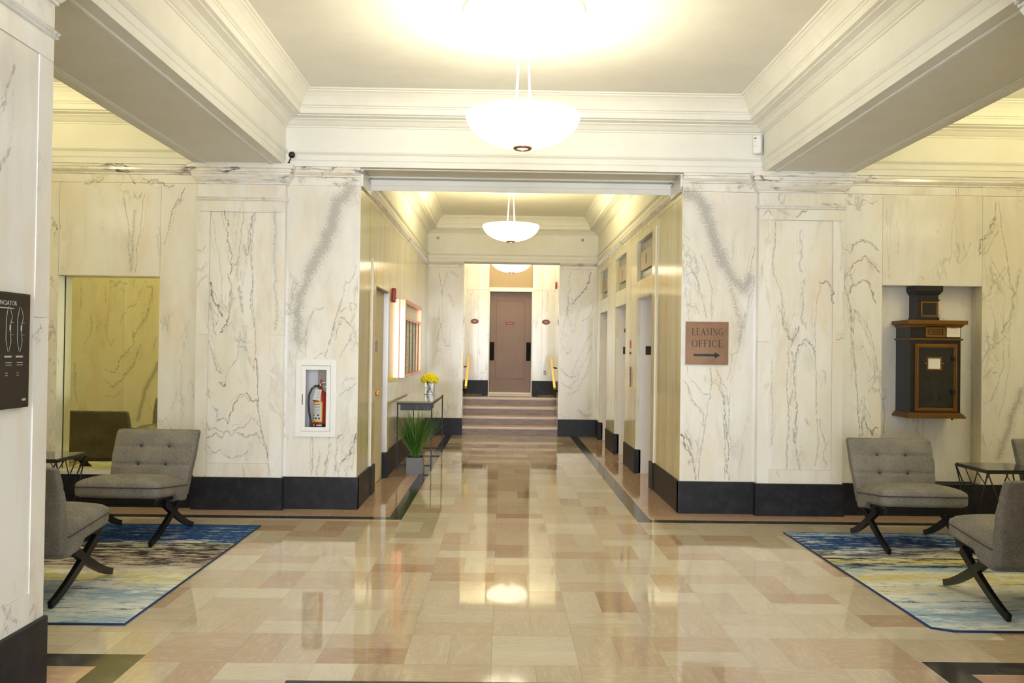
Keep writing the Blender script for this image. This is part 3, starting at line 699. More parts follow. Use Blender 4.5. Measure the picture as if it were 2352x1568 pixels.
def crown(zb): return [(-.002,zb-.0008),(.003,zb-.0008),(.003,zb+.052),(.009,zb+.058),(.009,zb+.108),(.016,zb+.112),(.028,zb+.130),(.028,zb+.143),(.004,zb+.150),(.004,3.560),(.016,3.562),(.016,3.575),(.030,3.580),(.042,3.592),(.060,3.612),(.082,3.624),(.082,3.632),(.140,3.640),(.140,3.648),(.172,3.652),(.176,3.700),(.184,3.704),(.184,3.716),(.196,3.722),(.206,3.752),(.226,3.790),(.252,3.822),(.268,3.832),(.268,3.842),(.284,3.846),(.290,CZ)]
K='structure'
# ceilings and beams
def ceil(x0,x1,y0,y1): m=MB().box(x0,x1,y0,y1,CZ,CZ+.12); return m.build('ceiling',M['plaster'],kind=K)
ceil(-2.05,2.42,3.85,7.93); ceil(-7.1,-2.87,3.6,7.93); ceil(3.25,7.1,3.6,7.93); ceil(-1.5,1.82,8.45,15.06); ceil(-1.5,1.82,15.46,17.6); ceil(-2.3,2.6,-4.2,2.95)
n=1
def trim(mb,mat): 
    global n; o=mb.build('trim_%d'%n,mat,kind=K); n+=1; return o
def beam(x0,x1,y0,y1,zb,strips=True,ins=.085):
    m=MB().box(x0,x1,y0,y1,zb,CZ+.1)
    if strips:
        X0,X1,Y0,Y1=x0+ins,x1-ins,y0+ins,y1-ins
        pr=[(0,zb+.001),(0,zb-.006),(.010,zb-.010),(.016,zb-.010),(.019,zb-.004),(.027,zb-.004),(.029,zb-.008),(.033,zb-.008),(.033,zb+.001)]
        sweep_rect(m,pr,X0,X1,Y0,Y1)
    return trim(m,M['plaster'])
beam(-2.87,-2.05,3.02,7.93,3.2); beam(2.42,3.25,3.02,7.93,3.2)
m=MB().box(-7.1,-2.0,7.93,8.45,3.2,CZ+.1).box(2.38,7.1,7.93,8.45,3.2,CZ+.1); trim(m,M['plaster'])
beam(-2.0499,2.4199,7.93,8.45,3.2,True,.075)
m=MB().box(-2.05,2.42,3.0,3.85,3.2,CZ+.1); trim(m,M['plaster'])
beam(-1.5,1.82,15.06,15.46,3.08,True,.08)
for (a,b,c,d,zb,sd) in((-2.05,2.42,3.85,7.93,3.2,'SENW'),(-7.0,-2.87,3.73,7.93,3.2,'SENW'),(3.25,7.0,3.73,7.93,3.2,'SENW'),(-1.35,1.68,8.45,15.06,3.08,'SENW')):
    trim(sweep_rect(MB(),crown(zb),a,b,c,d,1,sd),M['plaster'])
# plaster returns behind the corridor crown
m=MB().box(-1.52,-1.352,8.45,15.06,3.08,CZ).box(1.682,1.84,8.45,15.06,3.08,CZ); trim(m,M['plaster'])
# ---------------- front walls
FY=7.98
fm=lambda u,z,d:(u,FY-d,z)
st=.0068; B0=.30
w=Wall(fm)
w.slab(-7.0,-5.1,B0,3.03); w.slab(-5.1,-4.162,B0,3.03,.02); w.slab(-4.162,-3.218,2.155,3.03,st); w.slab(-3.218,-2.80,B0,3.03,st)
w.slab(-7,-3.86,3.03,3.11,st); w.slab(-3.86,-2.80,3.03,3.11,st)
OF=(11.3,4.7)
for a,b,c,d in((-2.07,-1.352,1.362,3.03),(-2.07,-1.352,B0,.708),(-2.07,-1.902,.708,1.362),(-1.578,-1.352,.708,1.362)): w.slab(a,b,c,d,st,off=OF,gap=0,th=.05)
w.slab(-2.07,-1.352,3.03,3.11,st)
wl=w.build('wall_front',M['marble'],VF)
w=Wall(fm)
w.slab(1.682,2.41,B0,3.03,st); w.slab(1.682,2.41,3.03,3.11,st)
w.slab(3.15,3.582,B0,3.03,st); w.slab(3.582,4.532,2.172,3.03,st); w.slab(4.532,5.4,B0,3.03,st); w.slab(5.4,7.0,B0,3.03)
w.slab(3.15,4.3,3.03,3.11,st); w.slab(4.3,7,3.03,3.11,st)
wr=w.build('wall_front',M['marble'],VF)
# joints above the mirror / niche are one slab; niche linings
w=Wall(lambda u,z,d:(u,8.16-d,z)); w.slab(3.56,4.07,B0,2.2,st); w.slab(4.07,4.56,B0,2.2,st); w.build('wall_front',M['marble'],VF)
w=Wall(lambda u,z,d:(4.532-d,u,z)); w.slab(FY,8.16,B0,2.172,th=.03); w.build('wall_front',M['marble_side'])
w=Wall(lambda u,z,d:(3.582+d,u,z)); w.slab(FY,8.16,B0,2.172,th=.03); w.build('wall_front',M['marble_side'])
m=MB().box(3.56,4.56,FY+.02,8.2,2.172,2.2); uvbox(m.build('wall_front',M['marble'],kind=K))
# mirror niche jambs (thin strip before the glass)
w=Wall(lambda u,z,d:(-4.162+d,u,z)); w.slab(FY,8.11,B0,2.155,th=.03); w.build('wall_front',M['marble_bay'])
w=Wall(lambda u,z,d:(-3.218-d,u,z)); w.slab(FY,8.11,B0,2.155,th=.03); w.build('wall_front',M['marble_bay'])
m=MB().box(-4.18,-3.2,FY+.02,8.15,2.155,2.2); uvbox(m.build('wall_front',M['marble'],kind=K))
m=MB().box(-4.162,-3.218,FY,8.12,.29,.335); uvbox(m.build('trim_30',M['marble'],kind=K))
mi=empty('wall_mirror',(-3.69,8.12,.335)); tag(mi,'tall wall mirror set in the marble niche left, reflecting a chair back','mirror')
MB().box(-.47,.47,-.008,.02,0,1.82).build('mirror_glass',M['mirror'],mi)
for x in(-.471,.471): MB().box(x-.003,x+.003,-.014,.02,0,1.82).build('mirror_edge',M['iron'],mi)
# backing masses (sealed)
bk=MB().box(-7.1,-4.18,8.03,8.3,0,3.3).box(-4.2,-3.19,8.16,8.3,0,3.3).box(-4.2,-3.19,8.03,8.3,2.2,3.3).box(-3.2,-1.91,8.03,8.3,0,3.2).box(-1.57,-1.402,8.03,8.3,0,3.2).box(-1.91,-1.57,8.03,8.3,0,.70).box(-1.91,-1.57,8.03,8.3,1.37,3.2).box(-1.91,-1.57,8.2,8.3,.6,1.4).box(1.73,3.56,8.03,8.3,0,3.2).box(3.55,4.57,8.21,8.4,0,3.3).box(3.55,4.57,8.03,8.3,2.2,3.3).box(4.56,7.1,8.03,8.3,0,3.3)
bk.box(-4.2,-3.19,8.03,8.3,0,.285).box(-4.2,-4.165,8.03,8.3,0,3.3).box(-3.215,-3.19,8.03,8.3,0,3.3)
bk.build('wall_front',M['backing'],kind=K)
# cap moulding along the wall tops (marble)
capp=[(0,3.11),(.006,3.112),(.006,3.125),(.018,3.135),(.032,3.150),(.034,3.172),(.040,3.176),(.040,3.199)]
M['marble_cap']=make_marble('veined_cap_marble',stretch=3.2,freq=2.6,veins=.95,warmamt=.5,vwid=.045,hz=.6)
def cap_line(a,b,axis,face,sgn,prof=capp):
    m=MB(); pts=[(face+sgn*p,z) for p,z in prof]+[(face-sgn*.02,3.199),(face-sgn*.02,3.11)]
    m.prism(pts,0 if axis=='x' else 1,a,b); o=m.build('trim_%d'%(31+random.randint(0,0)),M['marble_cap'],kind=K); uvbox(o); return o
for a,b in((-7,-2.80),(-2.07,-1.352),(1.682,2.41),(3.15,7)): cap_line(a,b,'x',FY,-1)
# ---------------- pilasters
capr=[(0,3.015),(.012,3.018),(.012,3.030),(.018,3.034),(.030,3.050),(.046,3.082),(.050,3.100),(.056,3.104),(.056,3.120),(.066,3.124),(.066,3.150),(.078,3.158),(.078,3.1995),(0,3.1995)]
neck=[(0,2.862),(.010,2.865),(.014,2.872),(.010,2.880),(.016,2.884),(.020,2.892),(.014,2.900),(0,2.902)]
def pilaster(X0,X1,Y0,Y1,faces,name='trim_40',panel=None):
    """square shaft with a sunk panel on the listed faces: 'S' (towards -y), 'E','W','N'"""
    def mpf(f):
        return {'S':(lambda u,z,d:(u,Y0-d,z),X0,X1),'N':(lambda u,z,d:(u,Y1+d,z),X0,X1),'E':(lambda u,z,d:(X1+d,u,z),Y0,Y1),'W':(lambda u,z,d:(X0-d,u,z),Y0,Y1)}[f]
    for f in 'SNEW':
        if f not in faces: continue
        mp,a,b=mpf(f); w=Wall(mp); wide=(b-a)>.5
        if wide:
            pa,pb=panel if (panel and f==faces[0]) else (a+.115,b-.115)
            s2=st if (f=='S' and Y0>5) else (.015 if (f=='E' and X1<0 and Y0<5) else None)
            w.slab(a,pa,B0,1.62,s2,th=.02,gap=.001); w.slab(a,pa,1.62,2.76,s2,th=.02,gap=.001); w.slab(pb,b,B0,1.62,s2,th=.02,gap=.001); w.slab(pb,b,1.62,2.76,s2,th=.02,gap=.001)
            w.slab(pa,pb,B0,.43,s2,th=.02,gap=.001); w.slab(a,b,2.76,2.88,s2,th=.02,gap=.001); w.slab(a,b,2.88,3.03,s2,th=.02,gap=.001)
            w.slab(pa,pb,.43,2.76,s2,d=-.012 if Y0>5 else -.005,th=.02,gap=0.)
            # small bevel frame
        else:
            w.slab(a,b,B0,1.62,th=.02,gap=.001); w.slab(a,b,1.62,2.88,th=.02,gap=.001); w.slab(a,b,2.88,3.03,th=.02,gap=.001)
        w.build(name,M['marble'],VF if f=='S' else VP if f=='E' else None)
    m=MB().box(X0+.025,X1-.025,Y0+.025,Y1-.0 if 'N' not in faces else Y1-.025,0,3.19); m.build(name,M['backing'],kind=K)
    m=MB(); sweep_rect(m,capr,X0,X1,Y0,Y1,-1); uvbox(m.build(name,M['marble_cap'],kind=K,recalc=True))
    m=MB(); sweep_rect(m,neck,X0,X1,Y0,Y1,-1); uvbox(m.build(name,M['marble'],kind=K))
    m=MB(); q=.014; sweep_rect(m,[(q,0),(q,B0-.006),(q-.004,B0),(-.03,B0)],X0,X1,Y0,Y1,-1); m.build('baseboard_front',M['black'],kind=K)
VP=[(.006,.5,[(3.2,2.6),(3.3,2.4),(3.38,2.1),(3.42,1.8)]),(.012,.5,[(3.5,2.65),(3.45,2.5),(3.35,2.35),(3.2,2.3)]),(.01,.5,[(3.55,.42),(3.52,.36),(3.5,.31)]),(.02,.4,[(3.5,.43),(3.56,.36),(3.6,.31)]),(.01,.5,[(3.33,2.28),(3.25,2.1),(3.42,2.2),(3.5,2.35)]),(.008,.5,[(3.68,1.55),(3.70,1.5),(3.73,1.6)]),(.015,.4,[(3.25,1.9),(3.33,1.8),(3.36,2.0)])]
pilaster(-2.845,-2.035,7.90,8.1,'SEW','trim_40',(-2.73,-2.152)); pilaster(2.385,3.185,7.90,8.1,'SEW','trim_40',(2.50,3.082))
pilaster(-2.84,-2.02,3.0,3.80,'ENSW','trim_41'); pilaster(2.40,3.22,3.0,3.80,'WNSE','trim_41')
# ---------------- corridor side walls
LX,RX,EY=-1.35,1.68,15.1
lm=lambda u,z,d:(LX+d,u,z)
w=Wall(lm)
TOP=2.975
w.slab(FY,8.75,B0,TOP); w.slab(8.75,8.97,B0,2.44,d=.012,th=.06); w.slab(8.97,9.95,2.17,2.44,d=.012,th=.06); w.slab(9.95,10.08,B0,2.44,d=.012,th=.06); w.slab(8.75,10.08,2.44,TOP)
for a,b in((10.08,11.0),(11.0,12.2),(12.2,13.45),(13.45,14.5),(14.5,EY)): w.slab(a,b,B0,TOP)
w.slab(FY,11.5,TOP,3.03); w.slab(11.5,EY,TOP,3.03)
w.build('wall_left',M['marble_side'])
cl=[(0,3.03),(.006,3.032),(.018,3.045),(.03,3.062),(.034,3.079)]
def cap2(a,b,ax,face,sgn):
    m=MB(); m.prism([(face+sgn*p,z) for p,z in cl]+[(face-sgn*.02,3.079),(face-sgn*.02,3.03)],0 if ax=='x' else 1,a,b); uvbox(m.build('trim_32',M['marble_cap'],kind=K))
cap2(8.45,EY,'y',LX,1); cap2(8.45,EY,'y',RX,-1); cap2(-1.35,-.70,'x',EY,-1); cap2(1.0,1.68,'x',EY,-1)
m=MB().box(-1.352,-1.33,FY+.0,8.46,3.03,3.19).box(1.66,1.682,FY,8.46,3.03,3.19); uvbox(m.build('trim_33',M['marble_cap'],kind=K))
bk=MB().box(-1.75,-1.402,8.1,8.97,0,3.2).box(-1.75,-1.402,9.95,15.6,0,3.1).box(-1.75,-1.402,8.9,10,2.17,3.1).box(-1.75,-1.5,8.9,10,0,3.2); bk.build('wall_left',M['backing'],kind=K)
rm=lambda u,z,d:(RX-d,u,z)
w=Wall(rm); EO=[(9.50,10.57),(11.50,12.55),(13.53,14.57)]; TZ=(2.385,2.87)
w.slab(FY,8.62,B0,TOP); w.slab(8.62,9.30,B0,TOP); w.slab(9.30,9.50,B0,2.90,d=.014,th=.06)
prev=9.50
for i,(a,b) in enumerate(EO):
    w.slab(a,b,2.168,TZ[0],d=.014,th=.06)
    nx=EO[i+1][0] if i<2 else 14.80
    mid=(b+nx)/2 if i<2 else nx
    w.slab(b,mid if i<2 else 14.80,B0,2.90,d=.014,th=.06)
    if i<2: w.slab(mid,nx,B0,2.90,d=.014,th=.06)
    w.slab(a,b,TZ[1],2.90,d=.014,th=.06)
w.slab(9.30,12.0,2.90,TOP,d=.0); w.slab(12.0,14.8,2.90,TOP,d=.0)
w.slab(14.80,EY,B0,TOP); w.slab(FY,11.5,TOP,3.03); w.slab(11.5,EY,TOP,3.03)
w.build('wall_right',M['marble_side'])
bk=MB().box(1.73,2.15,8.1,9.47,0,3.2)
for a,b in((10.60,11.47),(12.58,13.50),(14.60,15.6)): bk.box(1.73,2.15,a,b,0,3.1)
for a,b in EO: bk.box(1.745,2.15,a-.05,b+.05,2.38,3.1)
for a,b in EO: bk.box(1.745,2.15,a-.05,b+.05,2.20,2.38)
bk.box(2.03,2.15,9.3,14.8,0,3.1)
bk.build('wall_right',M['backing'],kind=K)
# end walls
em=lambda u,z,d:(u,EY-d,z)
w=Wall(em); w.slab(-1.35,-.70,B0,TOP,.012); w.slab(-1.35,-.70,TOP,3.03,.02); w.slab(1.0,1.68,B0,TOP,.012); w.slab(1.0,1.68,TOP,3.03,.02)
w.build('wall_end',M['marble'],VE)
w=Wall(lambda u,z,d:(-.70+d,u,z)); w.slab(EY,15.46,0,3.079,th=.06); w.build('wall_end',M['marble_side'])
w=Wall(lambda u,z,d:(1.0-d,u,z)); w.slab(EY,15.46,0,3.079,th=.06); w.build('wall_end',M['marble_side'])
MB().box(-1.5,-.75,15.14,15.46,0,3.08).box(1.05,1.85,15.14,15.46,0,3.08).build('wall_end',M['backing'],kind=K)
# vestibule beyond the stairs
DY=17.35; LZ=.62
w=Wall(lambda u,z,d:(-.76+d,u,z)); w.slab(15.46,16.4,0,CZ); w.slab(16.4,DY,.9,CZ); w.build('wall_left',M['marble_bay'])
w=Wall(lambda u,z,d:(1.06-d,u,z)); w.slab(15.46,16.4,0,CZ); w.slab(16.4,DY,.9,CZ); w.build('wall_right',M['marble_bay'])
w=Wall(lambda u,z,d:(u,DY-d,z))
for a,b in((-.78,-.50),(-.50,-.285)): w.slab(a,b,.90,2.745,d=0); w.slab(a,b,2.745,CZ)
for a,b in((.605,.80),(.80,1.08)): w.slab(a,b,.90,2.745,d=0); w.slab(a,b,2.745,CZ)
w.build('wall_end',M['marble_bay'])
MB().box(-1.0,-.34,DY+.05,17.9,0,CZ).box(.66,1.3,DY+.05,17.9,0,CZ).box(-.4,.7,17.72,17.9,0,CZ).box(-1.2,-.81,15.4,17.6,0,CZ).box(1.11,1.5,15.4,17.6,0,CZ).build('wall_end',M['backing'],kind=K)
m=MB().box(-.80,-.285,DY-.014,DY+.01,LZ,.90).box(.605,1.08,DY-.014,DY+.01,LZ,.90).box(-.77,-.746,16.4,DY,LZ,.90).box(1.046,1.07,16.4,DY,LZ,.90); m.build('baseboard_end',M['black'],kind=K)
m=MB().box(-.29,.61,DY+.02,DY+.06,2.80,3.32); m.build('wall_end',M['tan'],kind=K)
m=MB().box(-.285,.605,DY-.02,DY+.3,2.715,2.80,.004).box(-.285,-.268,DY-.012,DY+.25,LZ,2.715).box(.588,.605,DY-.012,DY+.25,LZ,2.715).box(-.285,.605,DY-.01,DY+.2,LZ,LZ+.035,.003); m.build('trim_50',M['rod'],kind=K)
m=MB().box(-.27,.59,DY+.06,DY+.12,3.32,CZ).box(-.27,.59,DY+.12,DY+.3,2.80,3.4); m.build('wall_end',M['backing'],kind=K)
# ---------------- other rooms' walls (bays, lobby behind the camera)
w=Wall(lambda u,z,d:(u,3.73+d,z))
w.slab(-7,-6.35,B0,3.03); w.slab(-6.35,-5.55,B0,3.03,.012); w.slab(-5.55,-4.6,B0,3.03,.012); w.slab(-4.6,-3.7,B0,3.03,.012); w.slab(-3.7,-2.8,B0,3.03); w.slab(-7,-2.8,3.03,3.2)
w.build('wall_back',M['marble'],VM)
w=Wall(lambda u,z,d:(u,3.73+d,z))
for a in(3.2,4.15,5.1,6.05): w.slab(a,a+.95,B0,3.03)
w.slab(3.2,7,3.03,3.2); w.build('wall_back',M['marble'])
MB().box(-7.1,-2.85,3.5,3.68,0,CZ).box(3.2,7.1,3.5,3.68,0,CZ).build('wall_back',M['backing'],kind=K)
w=Wall(lambda u,z,d:(-7.0+d,u,z)); 
for k in range(4): w.slab(3.73+k*1.07,4.8+k*1.07,B0,3.2)
w.build('wall_left',M['marble'])
w=Wall(lambda u,z,d:(7.0-d,u,z)); 
for k in range(4): w.slab(3.73+k*1.07,4.8+k*1.07,B0,3.2)
w.build('wall_right',M['marble'])
MB().box(-7.2,-7.05,3.5,8.3,0,CZ).box(7.05,7.2,3.5,8.3,0,CZ).build('wall_left',M['backing'],kind=K)
# lobby behind the camera
w=Wall(lambda u,z,d:(-2.3+d,u,z)); 
for k in range(6): w.slab(-4+k*1.17,-2.83+k*1.17,B0,3.2)
w.build('wall_left',M['marble'])
w=Wall(lambda u,z,d:(2.6-d,u,z)); 
for k in range(6): w.slab(-4+k*1.17,-2.83+k*1.17,B0,3.2)
w.build('wall_right',M['marble'])
MB().box(-2.45,-2.35,-4.2,3.02,0,CZ).box(2.65,2.75,-4.2,3.02,0,CZ).box(-2.35,-2.30,-4.1,3.0,3.2,CZ).box(2.6,2.65,-4.1,3.0,3.2,CZ).box(-2.45,-1.9,-4.3,-4.1,0,CZ).box(2.2,2.75,-4.3,-4.1,0,CZ).box(-1.95,2.25,-4.3,-4.1,3.3,CZ).build('wall_rear',M['backing'],kind=K)
wf=MB()
for x in(-1.9,-.5,.9,2.2): wf.box(x-.03,x+.03,-4.24,-4.14,0,3.3)
wf.box(-1.95,2.25,-4.24,-4.14,2.3,2.38).box(-1.95,2.25,-4.24,-4.14,0,.2)
wf=wf.build('window_1',M['bronze'],kind=K); MB().box(-1.95,2.25,-4.20,-4.19,.1,3.3).build('window_pane',M['pane'],wf)
# ---------------- floor
fl=MB()
def R(x0,x1,y0,y1,mi,z=0):
    fl.mi=mi; v=[fl.b.verts.new(p) for p in((x0,y0,z),(x1,y0,z),(x1,y1,z),(x0,y1,z))]; fl._f(v)
L1,L2,R1,R2=-1.88,-1.715,2.08,2.24
R(L2,R1,-4.3,4.01,0); R(L2,R1,4.01,4.17,0); R(-6.6,6.8,4.17,7.52,0); R(-.87,1.22,7.52,15.2,0)
R(-6.6,L2,4.01,4.17,1); R(L1,L2,-4.3,4.01,1); R(R1,R2,-4.3,4.01,1); R(R1,6.8,4.01,4.17,1)
R(-6.6,-.87,7.52,7.64,1); R(-.99,-.87,7.64,15.2,1); R(1.22,6.8,7.52,7.64,1); R(1.22,1.35,7.64,15.2,1)
R(-7.1,-.99,7.64,8.3,2); R(-1.7,-.99,8.3,15.2,2); R(1.35,7.1,7.64,8.3,2); R(1.35,2.1,8.3,15.2,2)
R(-7.1,L1,3.4,4.01,2); R(-2.6,L1,-4.3,3.4,2); R(R2,7.1,3.4,4.01,2); R(R2,2.8,-4.3,3.4,2); R(-7.1,-6.6,4.01,7.64,2); R(6.8,7.1,4.01,7.64,2)
fo=fl.build('floor',[M['floor'],M['inlay'],M['floorb']],kind=K)
for p in fo.data.polygons:
    if p.normal.z<0: p.flip()
# landing + stairs
m=MB().box(-.80,1.10,16.22,18.0,0,LZ-.03); m.build('floor',M['floor'],kind=K)
sm=MB(); tm=MB(); ys=[15.10,15.46,15.82,16.19]; ys=[15.12,15.48,15.83,16.19]
for i,y in enumerate(ys):
    z1=.155*(i+1); ny=ys[i+1] if i<3 else 18.0
    sm.box(-.745,1.045,y+.02,16.5,z1-.155,z1-.03)
    x0,x1=(-.70,1.0) if y<15.4 else (-.755,1.055)
    tm.box(x0,x1,y-.012,ny+.03 if i<3 else 16.30,z1-.034,z1,.008)
    tm.box(x0,x1,y+.008,y+.03,z1-.046,z1-.03)
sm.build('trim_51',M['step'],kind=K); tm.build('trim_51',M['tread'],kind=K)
MB().box(-.77,1.07,16.30,18.0,LZ-.03,LZ-.001).build('floor',M['floorb'],kind=K)
MB().box(-.40,-.29,16.45,DY,LZ-.001,LZ+.001).box(.61,.72,16.45,DY,LZ-.001,LZ+.001).build('trim_52',M['inlay'],kind=K)
# baseboards
bb=MB()
for a,b in((-7,-2.81),(-2.06,-1.336)): bb.box(a,b,FY-.014,FY+.05,0,B0,.003)
bb.build('baseboard_front',M['black'],kind=K)
bb=MB()
for a,b in((1.666,2.40),(3.16,7)): bb.box(a,b,FY-.014,FY+.05,0,B0,.003)
bb.build('baseboard_front',M['black'],kind=K)
bb=MB().box(LX-.05,LX+.014,FY-.013,8.76,0,B0-.004,.003).box(LX-.06,LX+.026,8.75,8.97,0,B0-.002,.003).box(LX-.06,LX+.026,9.95,10.09,0,B0-.002,.003).box(LX-.05,LX+.014,10.08,EY,0,B0-.004,.003); bb.build('baseboard_left',M['black'],kind=K)
bb=MB().box(RX-.014,RX+.05,FY-.013,9.31,0,B0-.004,.003).box(RX-.028,RX+.06,9.30,9.50,0,B0-.002,.003)
for a,b in((10.57,11.5),(12.55,13.53),(14.57,14.8)): bb.box(RX-.028,RX+.06,a,b,0,B0-.002,.003)
bb.box(RX-.014,RX+.05,14.8,EY,0,B0-.004,.003); bb.build('baseboard_right',M['black'],kind=K)
MB().box(-1.35,-.70,EY-.014,EY+.03,0,B0,.003).box(1.0,1.68,EY-.014,EY+.03,0,B0,.003).build('baseboard_end',M['black'],kind=K)
MB().box(-7,-2.82,3.7,3.744,0,B0).box(3.2,7,3.7,3.744,0,B0).build('baseboard_back',M['black'],kind=K)
# ---------------- elevator openings (deep white-lined recesses), transoms
for i,(a,b) in enumerate(EO):
    d=MB().box(RX+.035,2.03,b,b+.03,0,2.168).box(RX+.035,2.03,a-.03,a,0,2.168).box(RX+.035,2.03,a,b,2.168,2.2)
    dr=d.build('door_%d'%(i+3),M['paint'],kind=K)
    p=MB().box(1.985,2.01,a,(a+b)/2-.002,0,2.168).box(1.985,2.01,(a+b)/2+.002,b,0,2.168); p.build('door_panel',M['paint'],dr)
    MB().box(RX+.0,RX+.035,b-.004,b+.03,B0,2.168).box(RX,RX+.035,a-.03,a+.004,B0,2.168).build('jamb_lining',M['marble_bay'],dr); uvbox(dr.children[-1])
# ---------------------------------------------------------------- pendant lamps
def make_lamp():
    r=empty('pendant_lamp')          # origin on the ceiling plane
    D=-.735                            # rim height below ceiling
    MB().lathe([(0,0),(.085,0),(.085,-.012),(.07,-.022),(.03,-.03),(0,-.03)],32).build('canopy',M['rod'],r)
    for s in(-1,1):
        MB().tube([(s*.018,0,-.02),(s*.052,0,D+.02),(s*.06,0,D-.16)],.0085,10).build('rod',M['rod'],r)
    prof=[]
    N=22
    for k in range(N+1):
        a=k/N*PI/2; prof.append((.395*math.sin(a)**.92,D-.215*math.cos(a)**1.12 if k<N else D))
    inner=[(max(0,x-.008),z+.008) for x,z in reversed(prof)]; inner[-1]=(0,inner[-1][1])
    prof[0]=(0,prof[0][1])
    MB().lathe(prof+inner,64,cap=False).build('glass_bowl',M['bowl'],r)
    MB().lathe([(.036,D-.214),(.062,D-.208),(.066,D-.219),(.060,D-.227),(.040,D-.226)],32,cap=False).build('bottom_ring',M['copper_dark'],r)
    MB().lathe([(0,D-.24),(.012,D-.236),(.014,D-.22),(0,D-.21)],16,cap=False).build('finial',M['rod'],r)
    return r
M['copper_dark']=simple('dark_copper_ring',(.30,.16,.10),.35,.7)
lamp=make_lamp(); lamp.location=(.12,5.85,CZ-.002); tag(lamp,'large lit bowl pendant hanging from the nearest ceiling coffer','pendant lamp','bowl pendants')
L2=copy_tree(lamp); L2.location=(.095,11.8,CZ-.12*0-.002); tag(L2,'lit bowl pendant hanging halfway down the corridor','pendant lamp','bowl pendants')
L3=copy_tree(lamp); L3.location=(.155,16.5,CZ-.002); tag(L3,'farthest bowl pendant, over the landing before the brown door','pendant lamp','bowl pendants')
L4=copy_tree(lamp); L4.location=(-4.6,5.6,CZ-.002); tag(L4,'bowl pendant of the left seating bay, out of the picture','pendant lamp','bowl pendants')
L5=copy_tree(lamp); L5.location=(5.0,5.6,CZ-.002); tag(L5,'bowl pendant of the right seating bay, out of the picture','pendant lamp','bowl pendants')
for l in(L2,L3):
    for ch_ in l.children:
        if ch_.name.startswith('rod'): ch_.scale.z=.84
        elif not ch_.name.startswith('canopy'): ch_.location.z+=.12
for i,(l,pw) in enumerate(((lamp,PW[0]),(L2,PW[1]),(L3,PW[2]),(L4,PW[3]),(L5,PW[4]))):
    la=bpy.data.lights.new('lamp_bulb','POINT'); la.energy=pw; la.color=LCOL[i]; la.shadow_soft_size=.09
    lo=bpy.data.objects.new('lamp_bulb',la); COL.objects.link(lo); lo.location=(0,0,-.735-.03+(.12 if i in(1,2) else 0)); lo.parent=l
# ceiling medallion
m=MB().lathe([(0,-.004),(.30,-.004),(.31,-.014),(.335,-.018),(.35,-.010),(.375,-.010),(.392,-.024),(.408,-.026),(.42,-.014),(.425,.004)],64,cap=False); o=m.build('trim_60',M['plaster'],loc=(.12,5.85,CZ),kind=K)
# daylight through the entrance glazing behind the camera
la=bpy.data.lights.new('entrance_daylight','AREA'); la.shape='RECTANGLE'; la.size=4.1; la.size_y=3.0; la.energy=DAY; la.color=(.86,.92,1.)
la.spread=math.radians(SPREAD); lo=bpy.data.objects.new('entrance_daylight',la); COL.objects.link(lo); lo.location=(.15,-4.05,1.75); lo.rotation_euler=(PI/2,0,0)
# ---------------------------------------------------------------- slipper chairs
def make_chair():
    r=empty('slipper_chair')
    hw=.325
    def seatfn(p):
        y=p.y
        if p.z<.405: p.z-=.050*max(0,min(1,(y-.02)/.05))
        p.z+=-.055*(y+.31)/.54
        return p
    t=rbox(hw,.275,.062,.035,14,dome=.05,fn=lambda p:seatfn(Vector((p.x,p.y-.035,p.z+.405))))
    sc=MB(); sc.add(t); s_=sc.build('seat_cushion',M['tweed'],r)
    # piping
    pts=[]
    for k in range(96):
        a=2*PI*(k+.5)/96; c,s=math.cos(a),math.sin(a); n=.13
        x=(hw+.0015)*math.copysign(abs(c)**n,c); y=.2775*math.copysign(abs(s)**n,s)-.035
        pts.append((x,y,.425-.055*(y+.31)/.54))
    MB().tube(pts,.0045,6,closed=True).build('piping',M['piping'],s_)
    # back rest, leaning
    H=.522; 
    def backfn(p):
        u=(p.z+H/2)/H                    # 0 bottom 1 top
        x=p.x; y=p.y; 
        k=1.0-.0*u
        dz=p.z+H/2
        if y<0:
            dimp=0
            for bx in(-.115,.115):
                for bz in(.25,.39): dimp+=math.exp(-((x-bx)**2+(dz-bz)**2)/(.022**2))*.024+math.exp(-((x-bx)**2+(dz-bz)**2)/(.065**2))*.016
            for bz in(.25,.39): dimp+=math.exp(-((dz-bz)/.010)**2)*.010
            y+=dimp
            y-=.014*(1-(x/.335)**4)*(1-(2*u-1)**4)
        th=1-.30*u
        y*=th
        w=.92+.10*min(1,u*1.6) if True else 1
        lean=.10*u+.07*u*u
        return Vector((x*w,y+.235+lean,.275+dz))
    t=rbox(.335,.052,H/2,.022,46,fn=backfn)
    bm_=MB(); bm_.add(t); bk=bm_.build('backrest',M['tweed'],r)
    for bx in(-.115,.115):
        for bz in(.25,.39):
            u=bz/H; y=-.052*(1-.3*u)+.024+.235+.10*u+.07*u*u
            MB().sph((bx*(.92+.10*min(1,u*1.6)),y-.004,.275+bz),.011,12,(1,.6,1)).build('button',M['button'],bk)
    # seat rail under the cushion
    MB().box(-.29,.29,-.27,.20,.285,.335,.01).build('seat_frame',M['leg'],r)
    for sx in(-1,1):
        for d in(-1,1):
            P=[]
            for k in range(15):
                u=k/14
                # from under the seat (opposite side) to the foot: sabre curve
                y0=-d*.15+.0; y1=d*.375
                yy=y0+(y1-y0)*u; zz=.268*(1-u)**1.28+.022
                P.append((sx*.302,yy-.0,zz))
            MB().tube(P,[1.0-.25*abs(2*k/14-1)**2 for k in range(15)],flat=(.048,.030),up=(1,0,0)) if False else None
            mb=MB(); mb.tube(P,[1.12-.30*(k/14) for k in range(15)],flat=(.030,.050),up=(1,0,0)); mb.build('leg',M['leg'],r)
    return r
RUGZ=.013
